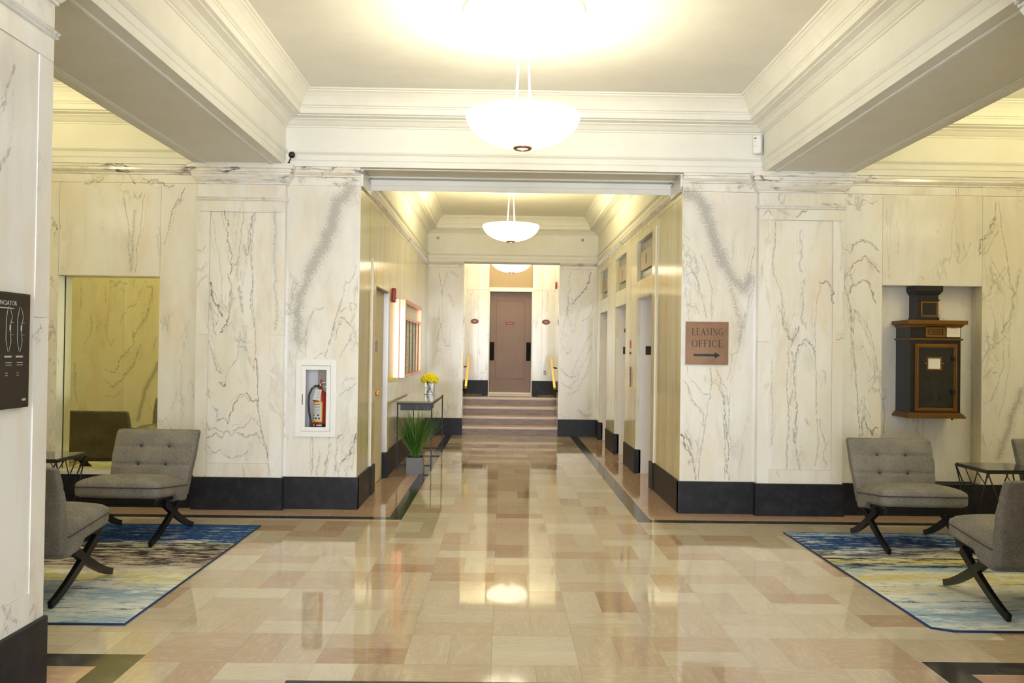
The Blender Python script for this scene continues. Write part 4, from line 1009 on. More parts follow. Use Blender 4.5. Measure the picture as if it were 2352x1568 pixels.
chair=make_chair(); CH=[chair]+[copy_tree(chair) for _ in range(6)]
spots=[((-2.868,6.71),-3,'grey tufted slipper chair at the left marble pilaster, facing the camera'),
 ((-2.83,5.20),180,'grey slipper chair in the left foreground, its back cut by the near pillar'),
 ((3.235,6.71),-2,'grey tufted slipper chair in front of the dark mail box, facing the camera'),
 ((3.19,5.13),178,'grey slipper chair in the right foreground with its back to the camera'),
 ((4.70,6.80),0,'grey slipper chair at the far right edge, behind the small black table'),
 ((-4.29,6.80),0,'slipper chair whose dark back shows in the wall mirror'),
 ((-4.30,5.15),180,'slipper chair partly reflected at the right edge of the wall mirror')]
for o,(p,a,l) in zip(CH,spots):
    o.location=(p[0],p[1],RUGZ); o.rotation_euler=(0,0,math.radians(a)); tag(o,l,'chair','grey slipper chairs')
# ---------------------------------------------------------------- side tables
def make_side():
    r=empty('side_table'); h=.60; s=.235
    MB().box(-s,s,-s,s,h-.012,h).build('table_top',M['blackglass'],r)
    m=MB()
    for a,b in(((-s,-s),(s,-s)),((s,-s),(s,s)),((s,s),(-s,s)),((-s,s),(-s,-s))): m.tube([(*a,h-.02),(*b,h-.02)],1,flat=(.016,.020),up=(0,0,1))
    m.build('top_frame',M['iron'],r)
    m=MB(); q=.215; C=[(0,-q),(q,0),(0,q),(-q,0)]
    for k in range(4): m.tube([(*C[k],.010),(*C[(k+1)%4],.010)],.006,8)
    m.build('base_ring',M['iron'],r)
    T=[(-s,-s),(s,-s),(s,s),(-s,s)]
    for k in range(4):
        for j in(k-1,k): MB().tube([(*T[k],h-.02),(*C[j%4],.012)],.006,8).build('wire_leg',M['iron'],r)
    # short upper zigzags
    for k in range(4):
        m=MB(); a,b=Vector((*T[k],h-.02)),Vector((*T[(k+1)%4],h-.02)); mid=(a+b)/2; 
        low=Vector((mid.x*.93,mid.y*.93,h-.17)); m.tube([a.lerp(b,.3),low],.004,6).tube([low,a.lerp(b,.7)],.004,6); m.build('wire_brace',M['iron'],r)
    return r
s1=make_side(); s1.location=(4.075,6.90,RUGZ); tag(s1,'low black wire side table between the right chairs','side table','black wire side tables')
s2=copy_tree(s1); s2.location=(-3.69,6.88,RUGZ); tag(s2,'low black wire side table by the wall mirror, beyond the near pillar','side table','black wire side tables')
# ---------------------------------------------------------------- rugs
def rug(x0,x1,y0,y1,mat,label,cut=0,name='area_rug'):
    w=x1-x0; d=y1-y0
    r=empty(name,(x0 if cut>=0 else x1,y0,0)); tag(r,label,'rug','area rugs')
    pts=[(0,0),(w,0),(w,d),(0,d)]
    if cut>0: pts=[(.10,.0),(w,0),(w,d),(0,d),(0,.055)]
    if cut<0: pts=[(-w,0),(-.0,0),(0,d),(-w,d)]
    MB().prism(pts,2,.001,.011).build('pile',mat,r)
    m=MB(); m.tube([(x,y,.0065) for x,y in pts],.0060,8,closed=True); m.build('binding',M['rugedge'],r); return r
rug(-5.3,-2.01,4.60,7.17,M['rugL'],'blue, charcoal and cream rug under the left chairs',-1)
rug(2.385,5.7,4.62,7.13,M['rugR'],'blue, yellow and cream rug under the right chairs',1)
# entry mat (edge only)
m=MB().box(-.95,1.3,.2,3.835,0,.012,.003).build('entry_mat',M['rubber']); tag(m,'dark entry mat whose far edge shows at the bottom of the picture','mat')
# ---------------------------------------------------------------- fire extinguisher cabinet
c=empty('extinguisher_cabinet',(-1.739,FY,.676)); tag(c,'white wall cabinet with a glazed door holding a red extinguisher','cabinet')
def frame(mb,x0,x1,z0,z1,wd,y0,y1,bev=.002):
    mb.box(x0,x0+wd,y0,y1,z0,z1,bev).box(x1-wd,x1,y0,y1,z0,z1,bev).box(x0+wd,x1-wd,y0,y1,z0,z0+wd,bev).box(x0+wd,x1-wd,y0,y1,z1-wd,z1,bev); return mb
frame(MB(),-.188,.188,0,.717,.052,-.016,0).build('frame',M['white'],c)
m=MB().box(-.16,-.155,0,.20,.035,.68).box(.155,.16,0,.20,.035,.68).box(-.16,.16,0,.20,.035,.04).box(-.16,.16,0,.20,.68,.685).box(-.16,.16,.19,.20,.035,.685); m.build('tub',M['paint'],c)
d=frame(MB(),-.134,.134,.054,.662,.037,-.022,-.004).build('door',M['white'],c)
MB().box(-.099,.099,-.014,-.011,.089,.627).build('pane',M['pane'],d)
MB().box(-.126,-.120,-.030,-.024,.30,.395).box(-.126,-.120,-.026,-.02,.30,.306).box(-.126,-.120,-.026,-.02,.389,.395).build('handle',M['iron'],d)
# extinguisher
e=empty('fire_extinguisher',(-1.718,FY+.085,.716)); tag(e,'red fire extinguisher with black hose and paper tag inside the white cabinet','fire extinguisher')
MB().lathe([(0,0),(.064,0),(.068,.008),(.068,.315),(.064,.345),(.048,.372),(.026,.388),(.022,.40),(0,.40)],32).build('cylinder',M['red'],e)
MB().lathe([(.0,.395),(.017,.395),(.017,.43),(.024,.432),(.024,.45),(0,.45)],16).build('valve',M['brass'],e)
m=MB(); m.tube([(-.01,0,.452),(.03,-.0,.462),(.085,-.0,.470)],1,flat=(.022,.007),up=(0,1,0)).tube([(-.01,0,.438),(.04,0,.430),(.09,0,.405)],1,flat=(.022,.007),up=(0,1,0)); m.build('handle',M['steel'],e)
MB().box(.0,.018,-.018,.0,.455,.492,.004).build('safety_pin',M['redplastic'],e)
m=MB(); m.tube([(-.012,-.005,.425),(-.045,-.02,.432),(-.075,-.03,.405),(-.097,-.035,.35),(-.102,-.035,.27),(-.095,-.035,.19),(-.082,-.035,.11),(-.075,-.035,.06),(-.073,-.035,.005)],[.009]*6+[.010,.015,.015],10); m.build('hose',M['rubber'],e)
m=MB(); 
def arcplate(mb,r,a0,a1,z0,z1,n=10):
    A=[mb.b.verts.new((r*math.sin(a0+(a1-a0)*k/n),-r*math.cos(a0+(a1-a0)*k/n),z0)) for k in range(n+1)]; B=[mb.b.verts.new((v.co.x,v.co.y,z1)) for v in A]
    for k in range(n): mb._f([A[k],A[k+1],B[k+1],B[k]],True)
arcplate(m,.0690,-1.15,.50,.095,.285); l=m.build('label',M['yellow'],e)
m=MB(); arcplate(m,.0695,-1.05,.34,.112,.268); m.build('label_print',M['paper'],l)
m=MB()
for z,t_ in((.255,.007),(.240,.003),(.230,.002),(.212,.002),(.197,.002),(.185,.002),(.170,.002)): arcplate(m,.0699,-.9,.15+.1*random.random(),z,z+t_)
for k in range(3): arcplate(m,.0699,-.85+.4*k,-.62+.4*k,.120,.138,3)
arcplate(m,.0699,-.2,.1,.152,.165,3); m.build('lettering',M['darkletter'],l)
m=MB(); arcplate(m,.0699,-.85,-.6,.150,.163,3); m.build('red_mark',M['redplastic'],l)
m=MB(); arcplate(m,.0695,-1.5,1.5,.05,.078,20); b=m.build('band',M['blackp'],e)
m=MB(); arcplate(m,.0702,-.3,.45,.060,.070,8); m.build('band_text',M['paper'],b)
MB().cyl((-.045,-.058,.064),.010,.006,'y',16).build('gauge',M['brass'],e)
tg=MB().prism([(-.056,.305),(.014,.295),(.030,.40),(-.030,.405)],1,-.078,-.077).build('inspection_tag',M['paper'],e)
for q_ in((-.02,.018,-.0785,-.078,.375,.378),(-.012,.004,-.0785,-.078,.352,.357),(-.03,.01,-.0785,-.078,.325,.331)): MB().box(*q_).build('tag_text',M['signtext'],tg)
# ---------------------------------------------------------------- LEASING OFFICE sign
def ribbon(mb,pts,ws,M4):
    P=[Vector((x,y,0)) for x,y in pts]; n=len(P); L=[];Rr=[]
    for i,p in enumerate(P):
        d=(P[min(i+1,n-1)]-P[max(i-1,0)]).normalized(); nn=Vector((-d.y,d.x,0)); w=ws[i] if isinstance(ws,list) else ws
        L.append(mb.b.verts.new(M4@(p+nn*w/2))); Rr.append(mb.b.verts.new(M4@(p-nn*w/2)))
    for i in range(n-1): mb._f([L[i],L[i+1],Rr[i+1],Rr[i]])
def rect(mb,x0,x1,y0,y1,M4): mb._f([mb.b.verts.new(M4@Vector(v)) for v in((x0,y0,0),(x1,y0,0),(x1,y1,0),(x0,y1,0))])
def serif_word(mb,word,x0,x1,z0,h,M4):
    T=.115;t=.04;sw=.10
    W=dict(L=.60,E=.62,A=.78,S=.55,I=.30,N=.78,G=.80,O=.82,F=.58,C=.76)
    tot=sum(W[c] for c in word)+.10*(len(word)-1); sx=(x1-x0)/(tot*h); x=0
    def arc(cx,cy,rx,ry,a0,a1,wf,n=26): 
        ps=[];ws=[]
        for k in range(n+1):
            a=math.radians(a0+(a1-a0)*k/n); ps.append((cx+rx*math.cos(a),cy+ry*math.sin(a))); ws.append(t+(T-t)*abs(math.cos(a))**1.5)
        ribbon(mb,ps,ws,MM)
    for c in word:
        MM=M4@Matrix.Translation((x0+x*h*sx,z0,0))@Matrix.Diagonal((h*sx,h,1,1)); w=W[c]
        def stem(cx,wd=T): rect(mb,cx-wd/2,cx+wd/2,0,1,MM)
        def ser(cx,y,ww=.26): rect(mb,cx-ww/2,cx+ww/2,y-t/2,y+t/2,MM)
        if c=='I': stem(.15);ser(.15,t/2);ser(.15,1-t/2)
        if c in'LEF':
            stem(.15); ser(.15,1-t/2); ser(.15,t/2)
            if c in'LE': rect(mb,.1,w-.02,0,t,MM); rect(mb,w-.06,w-.02,0,.18,MM)
            if c in'EF': rect(mb,.1,w-.04,1-t,1,MM); rect(mb,w-.08,w-.04,.84,1,MM); rect(mb,.1,w-.16,.5,.5+t,MM); rect(mb,w-.18,w-.15,.42,.62,MM)
        if c=='A':
            ribbon(mb,[(.09,0),(.38,1)],t*1.2,MM); ribbon(mb,[(.36,1),(.67,0)],T,MM); rect(mb,.2,.56,.33,.33+t,MM); ser(.09,t/2,.2); ser(.67,t/2,.24)
        if c=='N':
            rect(mb,.12,.12+t*1.2,0,1,MM); rect(mb,.64,.64+t*1.2,0,1,MM); ribbon(mb,[(.13,.97),(.66,.02)],T,MM); ser(.12,1-t/2,.2); ser(.14,t/2,.2); ser(.66,1-t/2,.22)
        if c=='O': arc(.41,.5,.33,.48,0,360,0,40)
        if c in'CG':
            arc(.42,.5,.34,.48,48,318,0,34); rect(mb,.62,.655,.74,.95,MM)
            if c=='G': rect(mb,.60,.60+T*.9,.06,.44,MM); ser(.655,.44,.24)
            else: rect(mb,.63,.66,.06,.22,MM)
        if c=='S':
            P=[(.44,.80),(.40,.93),(.27,.98),(.14,.92),(.10,.77),(.16,.64),(.28,.54),(.40,.43),(.45,.28),(.40,.10),(.26,.02),(.12,.07),(.07,.22)]
            Wd=[t,t,t*1.2,t*1.6,T*.8,T,T*1.1,T,T*.8,t*1.6,t*1.2,t,t]; ribbon(mb,P,Wd,MM); rect(mb,.43,.46,.72,.95,MM); rect(mb,.06,.09,.05,.28,MM)
        x+=w+.10
sg=empty('office_sign',(1.9235,FY,1.6)); tag(sg,'square bronze sign lettered LEASING OFFICE with an arrow','sign')
h=.2015
MB().box(-h,h,-.012,0,-h,h,.002).build('plate',M['bronze'],sg)
frame(MB(),-h,h,-h,h,.014,-.016,-.011,.001).build('rim',M['bronze'],sg)
MW=Matrix.Translation((0,-.0130,0))@Matrix.Rotation(PI/2,4,'X')
k=.000289
m=MB(); serif_word(m,'LEASING',-h+200*k,-h+1230*k,h-440*k,230*k,MW); serif_word(m,'OFFICE',-h+195*k,-h+1215*k,h-830*k,235*k,MW); m.build('lettering',M['darkletter'],sg,recalc=False)
m=MB(); z=h-1088*k; m.box(-h+262*k,-h+975*k,-.0135,-.012,z-38*k,z+38*k); m.prism([(-h+960*k,z-100*k),(-h+1135*k,z),(-h+960*k,z+100*k)],1,-.0135,-.012); m.build('arrow',M['blackp'],sg)
# ---------------------------------------------------------------- mail box
mbx=empty('mail_collection_box',(4.035,8.16,.93)); tag(mbx,'black and brass mail chute box mounted in the right marble niche','mail box')
def steps(mb,x0,x1,y0,y1,prof):
    """prof list of (overhang,z0,z1)"""
    for o_,a,b in prof: mb.box(x0-o_,x1+o_,y0-o_,y1,a,b,.003)
    return mb
bx0,bx1,by=-.235,.235,-.294
MB().box(bx0,bx1,by,0,.03,.88).build('body',M['maildark'],mbx)
steps(MB(),bx0,bx1,by,0,[(.010,.845,.86),(.022,.858,.875),(.045,.873,.91)]).build('cornice',M['mailbrass'],mbx)
steps(MB(),bx0,bx1,by,0,[(.010,.722,.732),(.018,.730,.742)]).build('belt_moulding',M['mailbrass'],mbx)
steps(MB(),bx0,bx1,by,0,[(.035,0,.022),(.025,.02,.036),(.012,.034,.05)]).build('base_moulding',M['mailbrass'],mbx)
d=frame(MB(),-.195,.200,.062,.69,.034,by-.012,by,.003).build('door_frame',M['mailbrass'],mbx)
frame(MB(),-.183,.188,.074,.678,.008,by-.018,by-.010,.002).build('reeding',M['mailbrass'],d)
MB().box(-.162,.167,by-.006,by-.001,.095,.657).build('door_panel',M['mailglass'],d)
m=MB(); 
m.tube([(.0+.062*math.cos(a),by-.007,.30+.062*math.sin(a)) for a in [2*PI*k_/32 for k_ in range(32)]],.003,6,closed=True)
for s in(-1,1):
    m.tube([(s*.07,by-.007,.30),(s*.10,by-.007,.325),(s*.13,by-.007,.30),(s*.10,by-.007,.275),(s*.08,by-.007,.29)],.003,6)
    m.tube([(s*.02,by-.007,.24),(s*.04,by-.007,.20),(s*.02,by-.007,.16)],.003,6)
m.build('relief_ornament',M['maildark'],d)
MB().box(-.15,.15,by-.008,by-.003,.105,.118).build('lower_ledge',M['iron'],d)
for z in(.245,.555): MB().box(.15,.178,by-.026,by-.008,z-.02,z+.02,.004).build('hinge',M['maildark'],d)
cdf=frame(MB(),-.088,.056,.445,.570,.014,by-.014,by-.004,.002).build('card_frame',M['mailbrass'],d)
MB().box(-.075,.043,by-.008,by-.005,.458,.557).build('schedule_card',M['paper'],cdf)
m=MB(); 
for q in range(5): m.box(-.062,.02+.01*(q%2),by-.0085,by-.0078,.475+.016*q,.477+.016*q)
m.build('card_text',M['signtext'],cdf)
for x in(-.096,.066): MB().sph((x,by-.010,.508),.006,10).build('card_screw',M['brass'],cdf)
p=frame(MB(),-.098,.096,.752,.862-.005,.012,by-.010,by,.002).build('name_plate',M['mailbrass'],mbx)
MB().box(-.09,.09,by-.005,by,.76,.85).build('plate_field',M['mailbrass'],p); frame(MB(),-.068,.066,.778,.832,.006,by-.009,by-.004,.001).build('inner_border',M['maildark'],p)
m=MB(); m.box(-.05,.05,by-.0075,by-.005,.808,.814).box(-.04,.04,by-.0075,by-.005,.793,.799); m.build('plate_text',M['maildark'],p)
MB().box(.104,.228,by-.003,by,.757,.857).build('notice',M['paper'],mbx)
m=MB(); m.box(.135,.20,by-.004,by-.002,.838,.844)
for q in range(4): m.box(.115,.215,by-.0036,by-.0025,.775+.014*q,.7765+.014*q)
m.build('notice_text',M['copper_dark'],mbx)
MB().cyl((.18,by+.04,-.02),.008,.022,'z',12).build('catch',M['iron'],mbx)
ch=MB().box(-.11,.095,-.155,0,.91,1.242); steps(ch,-.11,.095,-.155,0,[(.012,1.16,1.175),(.022,1.175,1.19),(.030,1.19,1.242),(.008,.91,.945)]); ch=ch.build('chute',M['maildark'],mbx)
MB().box(-.118,.103,-.165,-.15,1.10,1.113).build('chute_ledge',M['maildark'],ch)
frame(MB(),-.075,.09,.95,1.095,.016,-.160,-.150,.001).build('chute_window_frame',M['mailbrass'],ch); MB().box(-.06,.075,-.157,-.153,.962,1.08).build('chute_window',M['mailglass'],ch)
# ---------------------------------------------------------------- annunciator panel on the near pillar
an=empty('annunciator_panel',(-2.02,3.30,1.475)); tag(an,'black annunciator panel at the left picture edge on the near pillar','sign')
MB().box(0,.022,-.31,.31,-.237,.237,.002).build('frame',M['iron'],an)
MB().box(.021,.0235,-.302,.302,-.229,.229).build('face',M['signface'],an)
RX90=Matrix.Rotation(PI/2,4,'Z')@Matrix.Rotation(PI/2,4,'X')
m=MB(); m.text('ANNUNCIATOR',.026,Matrix.Translation((.0235,.112,.192))@RX90,.0006)
for yy in(-.20,-.07,.06,.17,.235):
    pass
for yy in(.155,.235):
    zc=.092
    P=[(-.020,.035),(-.008,.085),(.006,.085),(.022,.045),(.012,.02),(.012,-.03),(.016,-.055),(.002,-.095),(-.006,-.095),(-.02,-.05)]
    m.tube([(.0240,yy+a,zc+b) for a,b in P],.0009,4,closed=True)
    m.box(.0235,.0243,yy+.004,yy+.010,zc-.01,zc+.012); m.box(.0235,.0243,yy+.012,yy+.032,zc+.022,zc+.0235).box(.0235,.0243,yy+.012,yy+.032,zc-.028,zc-.0265)
    m.box(.0235,.0243,yy-.028,yy+.022,-.028,-.021)
    m.box(.0235,.0243,yy-.02,yy+.022,-.050,-.0475).box(.0235,.0243,yy-.02,yy+.022,-.060,-.0575).box(.0235,.0243,yy-.02,yy-.004,-.092,-.090).box(.0235,.0243,yy-.02,yy-.004,-.102,-.100)
m.box(.0235,.0243,.02,.19,.170,.174)
m.box(.0235,.0243,.258,.285,-.208,-.199)
m.build('legend',M['signtext'],an)
# ---------------------------------------------------------------- ball camera, motion detector, sprinklers
c=empty('ball_camera',(-1.985,7.80,3.2)); tag(c,'small black ball camera on a stalk atop the left pilaster','camera')
MB().cyl((0,0,0),.012,.006).tube([(0,0,.004),(.012,-.005,.03),(.022,-.008,.05)],.006,8).build('stalk',M['blackp'],c)
MB().sph((.030,-.012,.072),.031,24).build('ball',M['blackp'],c); MB().sph((.046,-.038,.068),.006,10).build('lens_glint',M['glass'],c)
d=empty('motion_detector',(2.36,7.89,3.46)); d.rotation_euler=(0,0,math.radians(-38)); tag(d,'white motion detector in the upper right cornice corner','motion detector')
t=rbox(.040,.028,.088,.014,8); mm_=MB(); mm_.add(t); mm_.build('housing',M['white'],d)
MB().box(-.022,-.002,-.030,-.027,.052,.062).build('sensor_window',M['blackp'],d); MB().cyl((-.012,-.028,.03),.003,.002,'y',8).build('led',M['iron'],d)
MB().box(-.026,.002,-.0295,-.0275,-.012,-.010).box(-.026,-.024,-.0295,-.0275,-.03,-.012).build('seam',M['signtext'],d)
for i,x in enumerate((-1.17,1.40)):
    s=MB().cyl((0,0,0),.028,-.008,'y',20).cyl((0,-.008,0),.010,-.03,'y',10); s=s.build('sprinkler',M['signtext'],None,(x,15.06,3.49)); tag(s,'small sprinkler head on the corridor end beam, '+('left' if i==0 else 'right')+' one','sprinkler','beam sprinklers')
# ---------------------------------------------------------------- left corridor wall
d1=MB().box(LX-.085,LX-.045,8.97,9.95,.008,2.165); d1=d1.build('door_1',M['cream_paint'],kind=K)
def oval_sign(loc,rz,txt,label,w=.105,h=.07,parent=None):
    o=empty('number_sign',loc,rz); tag(o,label,'sign')
    pl=[(w/2*math.cos(2*PI*k/28),h/2*math.sin(2*PI*k/28)) for k in range(28)]
    MB().prism(pl,1,-.006,0).build('plate',M['brown_sign'],o)
    if txt: MB().text(txt,.040,Matrix.Translation((0,-.0065,0))@Matrix.Rotation(PI/2,4,'X'),.0004).build('digits',M['paper'],o)
    return o
kn=MB().lathe([(0,0),(.03,0),(.03,.006),(.012,.012),(.011,.035),(.022,.045),(.030,.058),(.028,.075),(.015,.084),(0,.085)],24,Matrix.Rotation(PI/2,4,'Y')).build('door_knob',M['brass'],d1,(LX-.045,9.10,1.03))
oval_sign((LX-.045,9.40,1.535),PI/2,None,'maroon oval sign on the cream door at left',.17,.12)
MB().box(LX-.045,LX+.008,9.935,9.953,B0,2.17).build('door_stop',M['steel'],d1); MB().box(LX-.045,LX-.01,8.967,8.98,B0,2.17).build('door_stop',M['steel'],d1); MB().box(LX-.045,LX+.008,8.967,9.953,2.155,2.175).build('door_head',M['bronze'],d1)
m=MB().box(LX,LX+.014,8.738,8.750,B0,2.44); trim(m,M['rod'])
m=MB().box(RX-.016,RX,9.288,9.300,B0,2.90); trim(m,M['rod'])
fa=empty('fire_alarm',(LX,10.34,2.16)); tag(fa,'red fire strobe on the left corridor wall above the directory','fire alarm')
t=rbox(.022,.06,.085,.01,6,fn=lambda p:Vector((p.x+.024,p.y,p.z))); mm_=MB(); mm_.add(t); mm_.build('housing',M['redplastic'],fa)
MB().text('FIRE',.036,Matrix.Translation((.0465,-.0,.01))@RX90@Matrix.Rotation(PI/2,4,'Z'),.0005).build('lettering',M['paper'],fa)
MB().box(.03,.058,-.05,-.0,-.078,-.055,.004).build('strobe_lens',M['white'],fa)
fb=copy_tree(fa); fb.location=(1.055,16.62,2.80); fb.rotation_euler=(0,0,PI); fb.scale=(.8,.9,.8); tag(fb,'small red strobe high on the right wall above the stairs','fire alarm')
# directory board
db=empty('directory_board',(LX,12.22,1.13)); tag(db,'copper framed directory board with narrow columns on the left corridor wall','directory board')
m=MB(); H=1.035; W2=1.115
m.box(0,.075,-W2,-W2+.055,0,H,.006).box(0,.075,W2-.055,W2,0,H,.006).box(0,.075,-W2+.055,W2-.055,0,.05,.006).box(0,.075,-W2+.055,W2-.055,H-.05,H,.006).box(0,.068,-W2+.055,W2-.055,H-.27,H-.235,.004)
m.build('frame',M['copper'],db)
MB().box(.075,.082,-W2+.018,-W2+.026,.02,H-.02).box(.075,.082,-W2+.04,-W2+.046,.02,H-.02).build('frame_bead',M['copper_dark'],db)
MB().box(0,.03,-W2+.05,W2-.05,.045,H-.26).build('letter_field',M['boardglass'],db)
MB().box(0,.035,-W2+.05,W2-.05,H-.24,H-.045).build('header_panel',M['boardglass'],db)
for k in range(6):
    y=-W2+.06+k*(2*W2-.12)/5; MB().box(.03,.040,y-.011,y+.011,.05,H-.27).build('divider',M['boardrib'],db)
m=MB()
for k in range(5):
    for q in range(22):
        y=-W2+.10+k*(2*W2-.12)/5; z=.085+q*.031
        if random.random()<.55: m.box(.030,.0306,y+.03,y+.10+.14*random.random(),z+.002,z+.008)
m.build('name_strips',M['boardrib'],db)
# ---------------------------------------------------------------- right corridor wall fittings
for i,(a,b) in enumerate(EO):
    t_=empty('indicator_transom',(RX+.035,(a+b)/2,(TZ[0]+TZ[1])/2)); tag(t_,'grey glass transom with indicator plate over the '+('nearest','middle','farthest')[i]+' elevator','transom','elevator transoms')
    hw=(b-a)/2; hh=(TZ[1]-TZ[0])/2
    MB().box(0,.012,-hw,hw,-hh,hh).build('pane',M['greyglass'],t_)
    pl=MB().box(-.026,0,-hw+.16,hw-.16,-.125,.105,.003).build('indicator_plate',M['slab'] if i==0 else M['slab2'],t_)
    MB().box(-.028,-.025,-.028,.028,-.065,.055).build('indicator_slot',M['brown_sign'],pl)
for i in(0,1):
    b=EO[i][1]; s=MB().box(1.785,1.905,b-.009,b-.001,1.478,1.586,.001).build('floor_plate',M['blackp']); tag(s,'square black plate inside the '+('nearest','middle')[i]+' elevator recess','plate','elevator floor plates')
oval_sign((1.855,EO[1][1]-.002,1.83),0,'2','small maroon oval sign inside the middle elevator recess',.12,.10)
cp=empty('elevator_call_panel',(RX-.014,11.02,1.30)); tag(cp,'metal elevator call panel between the nearest and middle elevators','call panel')
MB().box(-.006,0,-.055,.055,-.22,.10,.002).build('face_plate',M['paint'],cp); MB().box(-.020,-.012,-.012,.012,-.03,-.006).box(-.020,-.012,-.012,.012,-.09,-.066).build('call_button',M['brass'],cp); MB().box(-.016,0,-.06,-.055,-.24,.02).build('edge_strip',M['brown_sign'],cp)
MB().box(-.012,0,-.03,.03,.18,.21,.003).build('key_switch',M['iron'],cp); MB().box(-.008,0,-.05,.05,.02,.16,.002).build('instruction_card',M['paper'],cp)
fn=MB().box(RX-.018,RX-.013,10.97,11.07,1.56,1.66).build('fire_notice',M['redplastic']); tag(fn,'small red notice above the elevator call panel','notice')
# ---------------------------------------------------------------- end door and vestibule
dr=empty('door_2',(.16,17.49,.655)); dr['kind']=K
MB().box(-.425,.425,0,.045,0,2.055).build('door_leaf',M['doorbrown'],dr,kind=K)
frame(MB(),-.30,.30,.27,1.90,.018,-.008,.004,.003).build('door_moulding',M['doorline'],dr,kind=K)
for s in(-1,1): MB().box(s*.375-.045,s*.375+.045,-.006,.0,.65,1.03).build('push_plate',M['rubber_matte'],dr,kind=K)
ps=MB().box(-.085,.085,-.006,0,-.03,.03,.001).build('door_sign',M['signred'],None,(.145,17.488,2.075)); tag(ps,'small red lettered sign on the brown end door','sign')
MB().text('RESTROOM',.022,Matrix.Translation((0,-.0065,0))@Matrix.Rotation(PI/2,4,'X'),.0004).build('lettering',M['paper'],ps)
oval_sign((-.575,DY,2.10),0,'307','maroon oval number sign left of the brown end door',.165,.105).scale=(1,1,1)
oval_sign((.882,DY,2.105),0,'306','maroon oval number sign right of the brown end door',.165,.105)
ol=MB().box(-.04,.04,-.006,0,-.055,.055,.002).build('outlet_plate',M['paint'],None,(.875,DY,1.07)); tag(ol,'pale outlet plate low on the wall right of the brown door','outlet'); MB().box(-.012,.012,-.008,-.005,.012,.035).box(-.012,.012,-.008,-.005,-.035,-.012).build('socket',M['iron'],ol)
for sgn,wx,nm in((-1,-.74,'left'),(1,1.04,'right')):
    x=-.645 if sgn<0 else .940
    o=empty('handrail',(x,15.15,0)); tag(o,'brass stair handrail on the '+nm+' side of the steps','handrail','stair handrails')
    MB().tube([(0,0,.845),(0,1.28,.845+1.28*.437)],1,flat=(.042,.042),up=(1,0,0)).build('rail',M['brass'],o)
    for yy in(.10,.98):
        wl_=(-.70 if yy<.3 else -.76) if sgn<0 else (1.0 if yy<.3 else 1.06)
        z=.845+yy*.437-.02
        MB().tube([(0,yy,z),(0,yy,z-.05),(wl_-x,yy,z-.07)],.013,8).cyl((wl_-x-(.0 if sgn<0 else .014),yy,z-.07),.028,.014,'x',16).build('bracket',M['iron'],o)
# ---------------------------------------------------------------- console table, vase, plant
ct=empty('console_table',(-1.085,11.58,0)); tag(ct,'slim black metal console table with tinted top against the left corridor wall','table')
MB().prism([(-.225,-1.0),(.225,-1.0),(.225,.90),(.18,1.0),(-.225,1.0)],2,.838,.860).build('table_top',M['tabletop'],ct)
m=MB(); 
for a,b in(((-.215,-.97),(.215,-.97)),((.215,-.97),(.215,.95)),((.215,.95),(-.215,.95)),((-.215,.95),(-.215,-.97))): m.tube([(*a,.828),(*b,.828)],1,flat=(.022,.022),up=(0,0,1))
m.build('top_frame',M['iron'],ct)
MB().box(-.18,.19,-.96,-.40,.745,.817,.003).build('drawer',M['maildark'],ct)
for x in(-.212,.212):
    for y in(-.965,.945): MB().box(x-.008,x+.008,y-.008,y+.008,0,.82).build('leg',M['iron'],ct)
for y in(-.965,.945): MB().tube([(-.212,y,.06),(.212,y,.06)],1,flat=(.02,.02),up=(0,0,1)).build('stretcher',M['iron'],ct)
vs_=empty('glass_vase',(-1.045,12.30,.860)); tag(vs_,'small square glass vase with yellow flowers on the console table','vase')
a=.068
MB().box(-a,a,-a,a,0,.012).box(-a,-a+.006,-a,a,.012,.165).box(a-.006,a,-a,a,.012,.165).box(-a+.006,a-.006,-a,-a+.006,.012,.165).box(-a+.006,a-.006,a-.006,a,.012,.165).build('glass_body',M['glass'],vs_)
m=MB()
for x in(-a,a):
    for y in(-a,a): m.box(x-.003,x+.003,y-.003,y+.003,0,.165)
m.build('edge_lines',M['signtext'],vs_)
m=MB()
for k in range(14):
    an_=2*PI*k/14; m.tube([(.045*math.cos(an_),.045*math.sin(an_),.016),(.008*math.cos(an_),.008*math.sin(an_),.09),(.04*math.cos(an_),.04*math.sin(an_),.17),(.08*math.cos(an_),.08*math.sin(an_),.20)],.0028,5)
m.build('stems',M['stem'],vs_)
def petal_ball():
    m=MB()
    for k in range(16):
        u=random.uniform(-1,1); f=random.uniform(0,2*PI); s=math.sqrt(1-u*u); d_=Vector((s*math.cos(f),s*math.sin(f),u))
        M4=Matrix.Translation(d_*.017)@d_.to_track_quat('Z','Y').to_matrix().to_4x4()@Matrix.Diagonal((1,1,.45,1)); t=bmesh.new(); bmesh.ops.create_icosphere(t,subdivisions=1,radius=.0175); m.add(t,M4,smooth=True)
    return m
fh=petal_ball().build('flower_head',M['flower'],vs_)
pos=[]
for k in range(48):
    z=1-(k+.5)/48*1.3; f=k*2.39996; s=math.sqrt(max(0,1-z*z)); pos.append((.108*s*math.cos(f),.108*s*math.sin(f),.205+.082*z))
fh.location=pos[0]
for p in pos[1:]:
    c_=fh.copy(); COL.objects.link(c_); c_.location=p; c_.rotation_euler=(random.random()*6,random.random()*6,0)
pp=empty('potted_grass',(-1.045,10.40,0)); tag(pp,'tall green grass plant in a square grey pot beside the console table','potted plant')
m=MB(); a=.100; b=.092
m.prism([(-a,0),(a,0),(a,.012),(a,.012)],0,0,0) if False else None
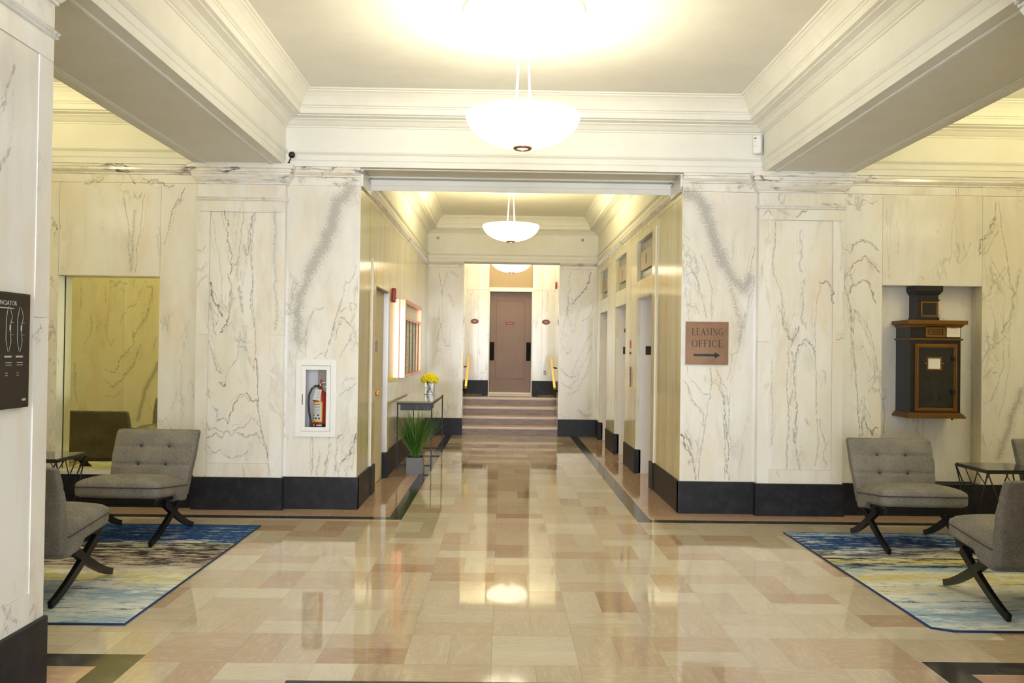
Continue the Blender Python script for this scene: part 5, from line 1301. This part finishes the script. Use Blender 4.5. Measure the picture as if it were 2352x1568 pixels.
m.box(-a,a,-a,a,0,.195,.004); m.build('pot',M['concrete'],pp); MB().box(-a+.01,a-.01,-a+.01,a-.01,.19,.200).build('soil',M['soil'],pp)
m=MB()
for k in range(430):
    f=random.uniform(0,2*PI); r0=random.uniform(0,.05); lean=random.random()**.75; L=random.uniform(.50,.70)*(1-.22*lean); out=.05+.30*lean
    drop=random.random()<.25
    P=[]
    for q in range(8):
        u=q/7; rr=r0+out*(u**1.25); z=.20+L*(u-(.13*lean+(.10 if drop else 0))*u*u*u)
        jx=.012*math.sin(f*7+u*4); px_=rr*math.cos(f)+jx; py_=rr*math.sin(f); px_=max(px_,-.285+.02*math.sin(k)) ; py_=py_ if py_<.0 else py_*.42; P.append((px_,py_,z))
    wd=[.0026*(1-.2*q/7) if q<5 else .0026*(.8-.3*(q-4)) for q in range(8)]
    wd=[max(w_,.0006) for w_ in wd]
    m.tube(P,[w_/.0026 for w_ in wd],flat=(.0052,.0012),up=(-math.sin(f),math.cos(f),.01))
m.build('grass_blades',M['grass'],pp,recalc=False)
# ---------------------------------------------------------------- world, camera, view
W_=bpy.data.worlds.new('world'); S.world=W_; W_.use_nodes=True; W_.node_tree.nodes['Background'].inputs[0].default_value=(.75,.85,1,1); W_.node_tree.nodes['Background'].inputs[1].default_value=.6
F_=1950.
wx=Vector((0.9998452543289652,0.013625956366356745,0.01112657669496276)); wy=Vector((-0.011280615523870562,0.011280615523870562,0.9998727396157998)); wz=Vector((0.013498707688121734,-0.9998435282715513,0.011432579072365542))
# rows: image right / down / forward expressed in world axes
right=Vector((wx[0],wy[0],wz[0])); down=Vector((wx[1],wy[1],wz[1])); fwd=Vector((wx[2],wy[2],wz[2]))
cd=bpy.data.cameras.new('camera'); cam=bpy.data.objects.new('camera',cd); COL.objects.link(cam)
cd.sensor_width=36; cd.lens=F_*36/2352; cd.clip_start=.05; cd.clip_end=100
R3=Matrix((right,-down,-fwd)).transposed(); cam.matrix_world=Matrix.Translation((0,0,1.5))@R3.to_4x4()
S.camera=cam
v=S.view_settings; v.view_transform='Standard'; v.look='None'; v.gamma=1; v.exposure=EXPO; v.use_curve_mapping=False
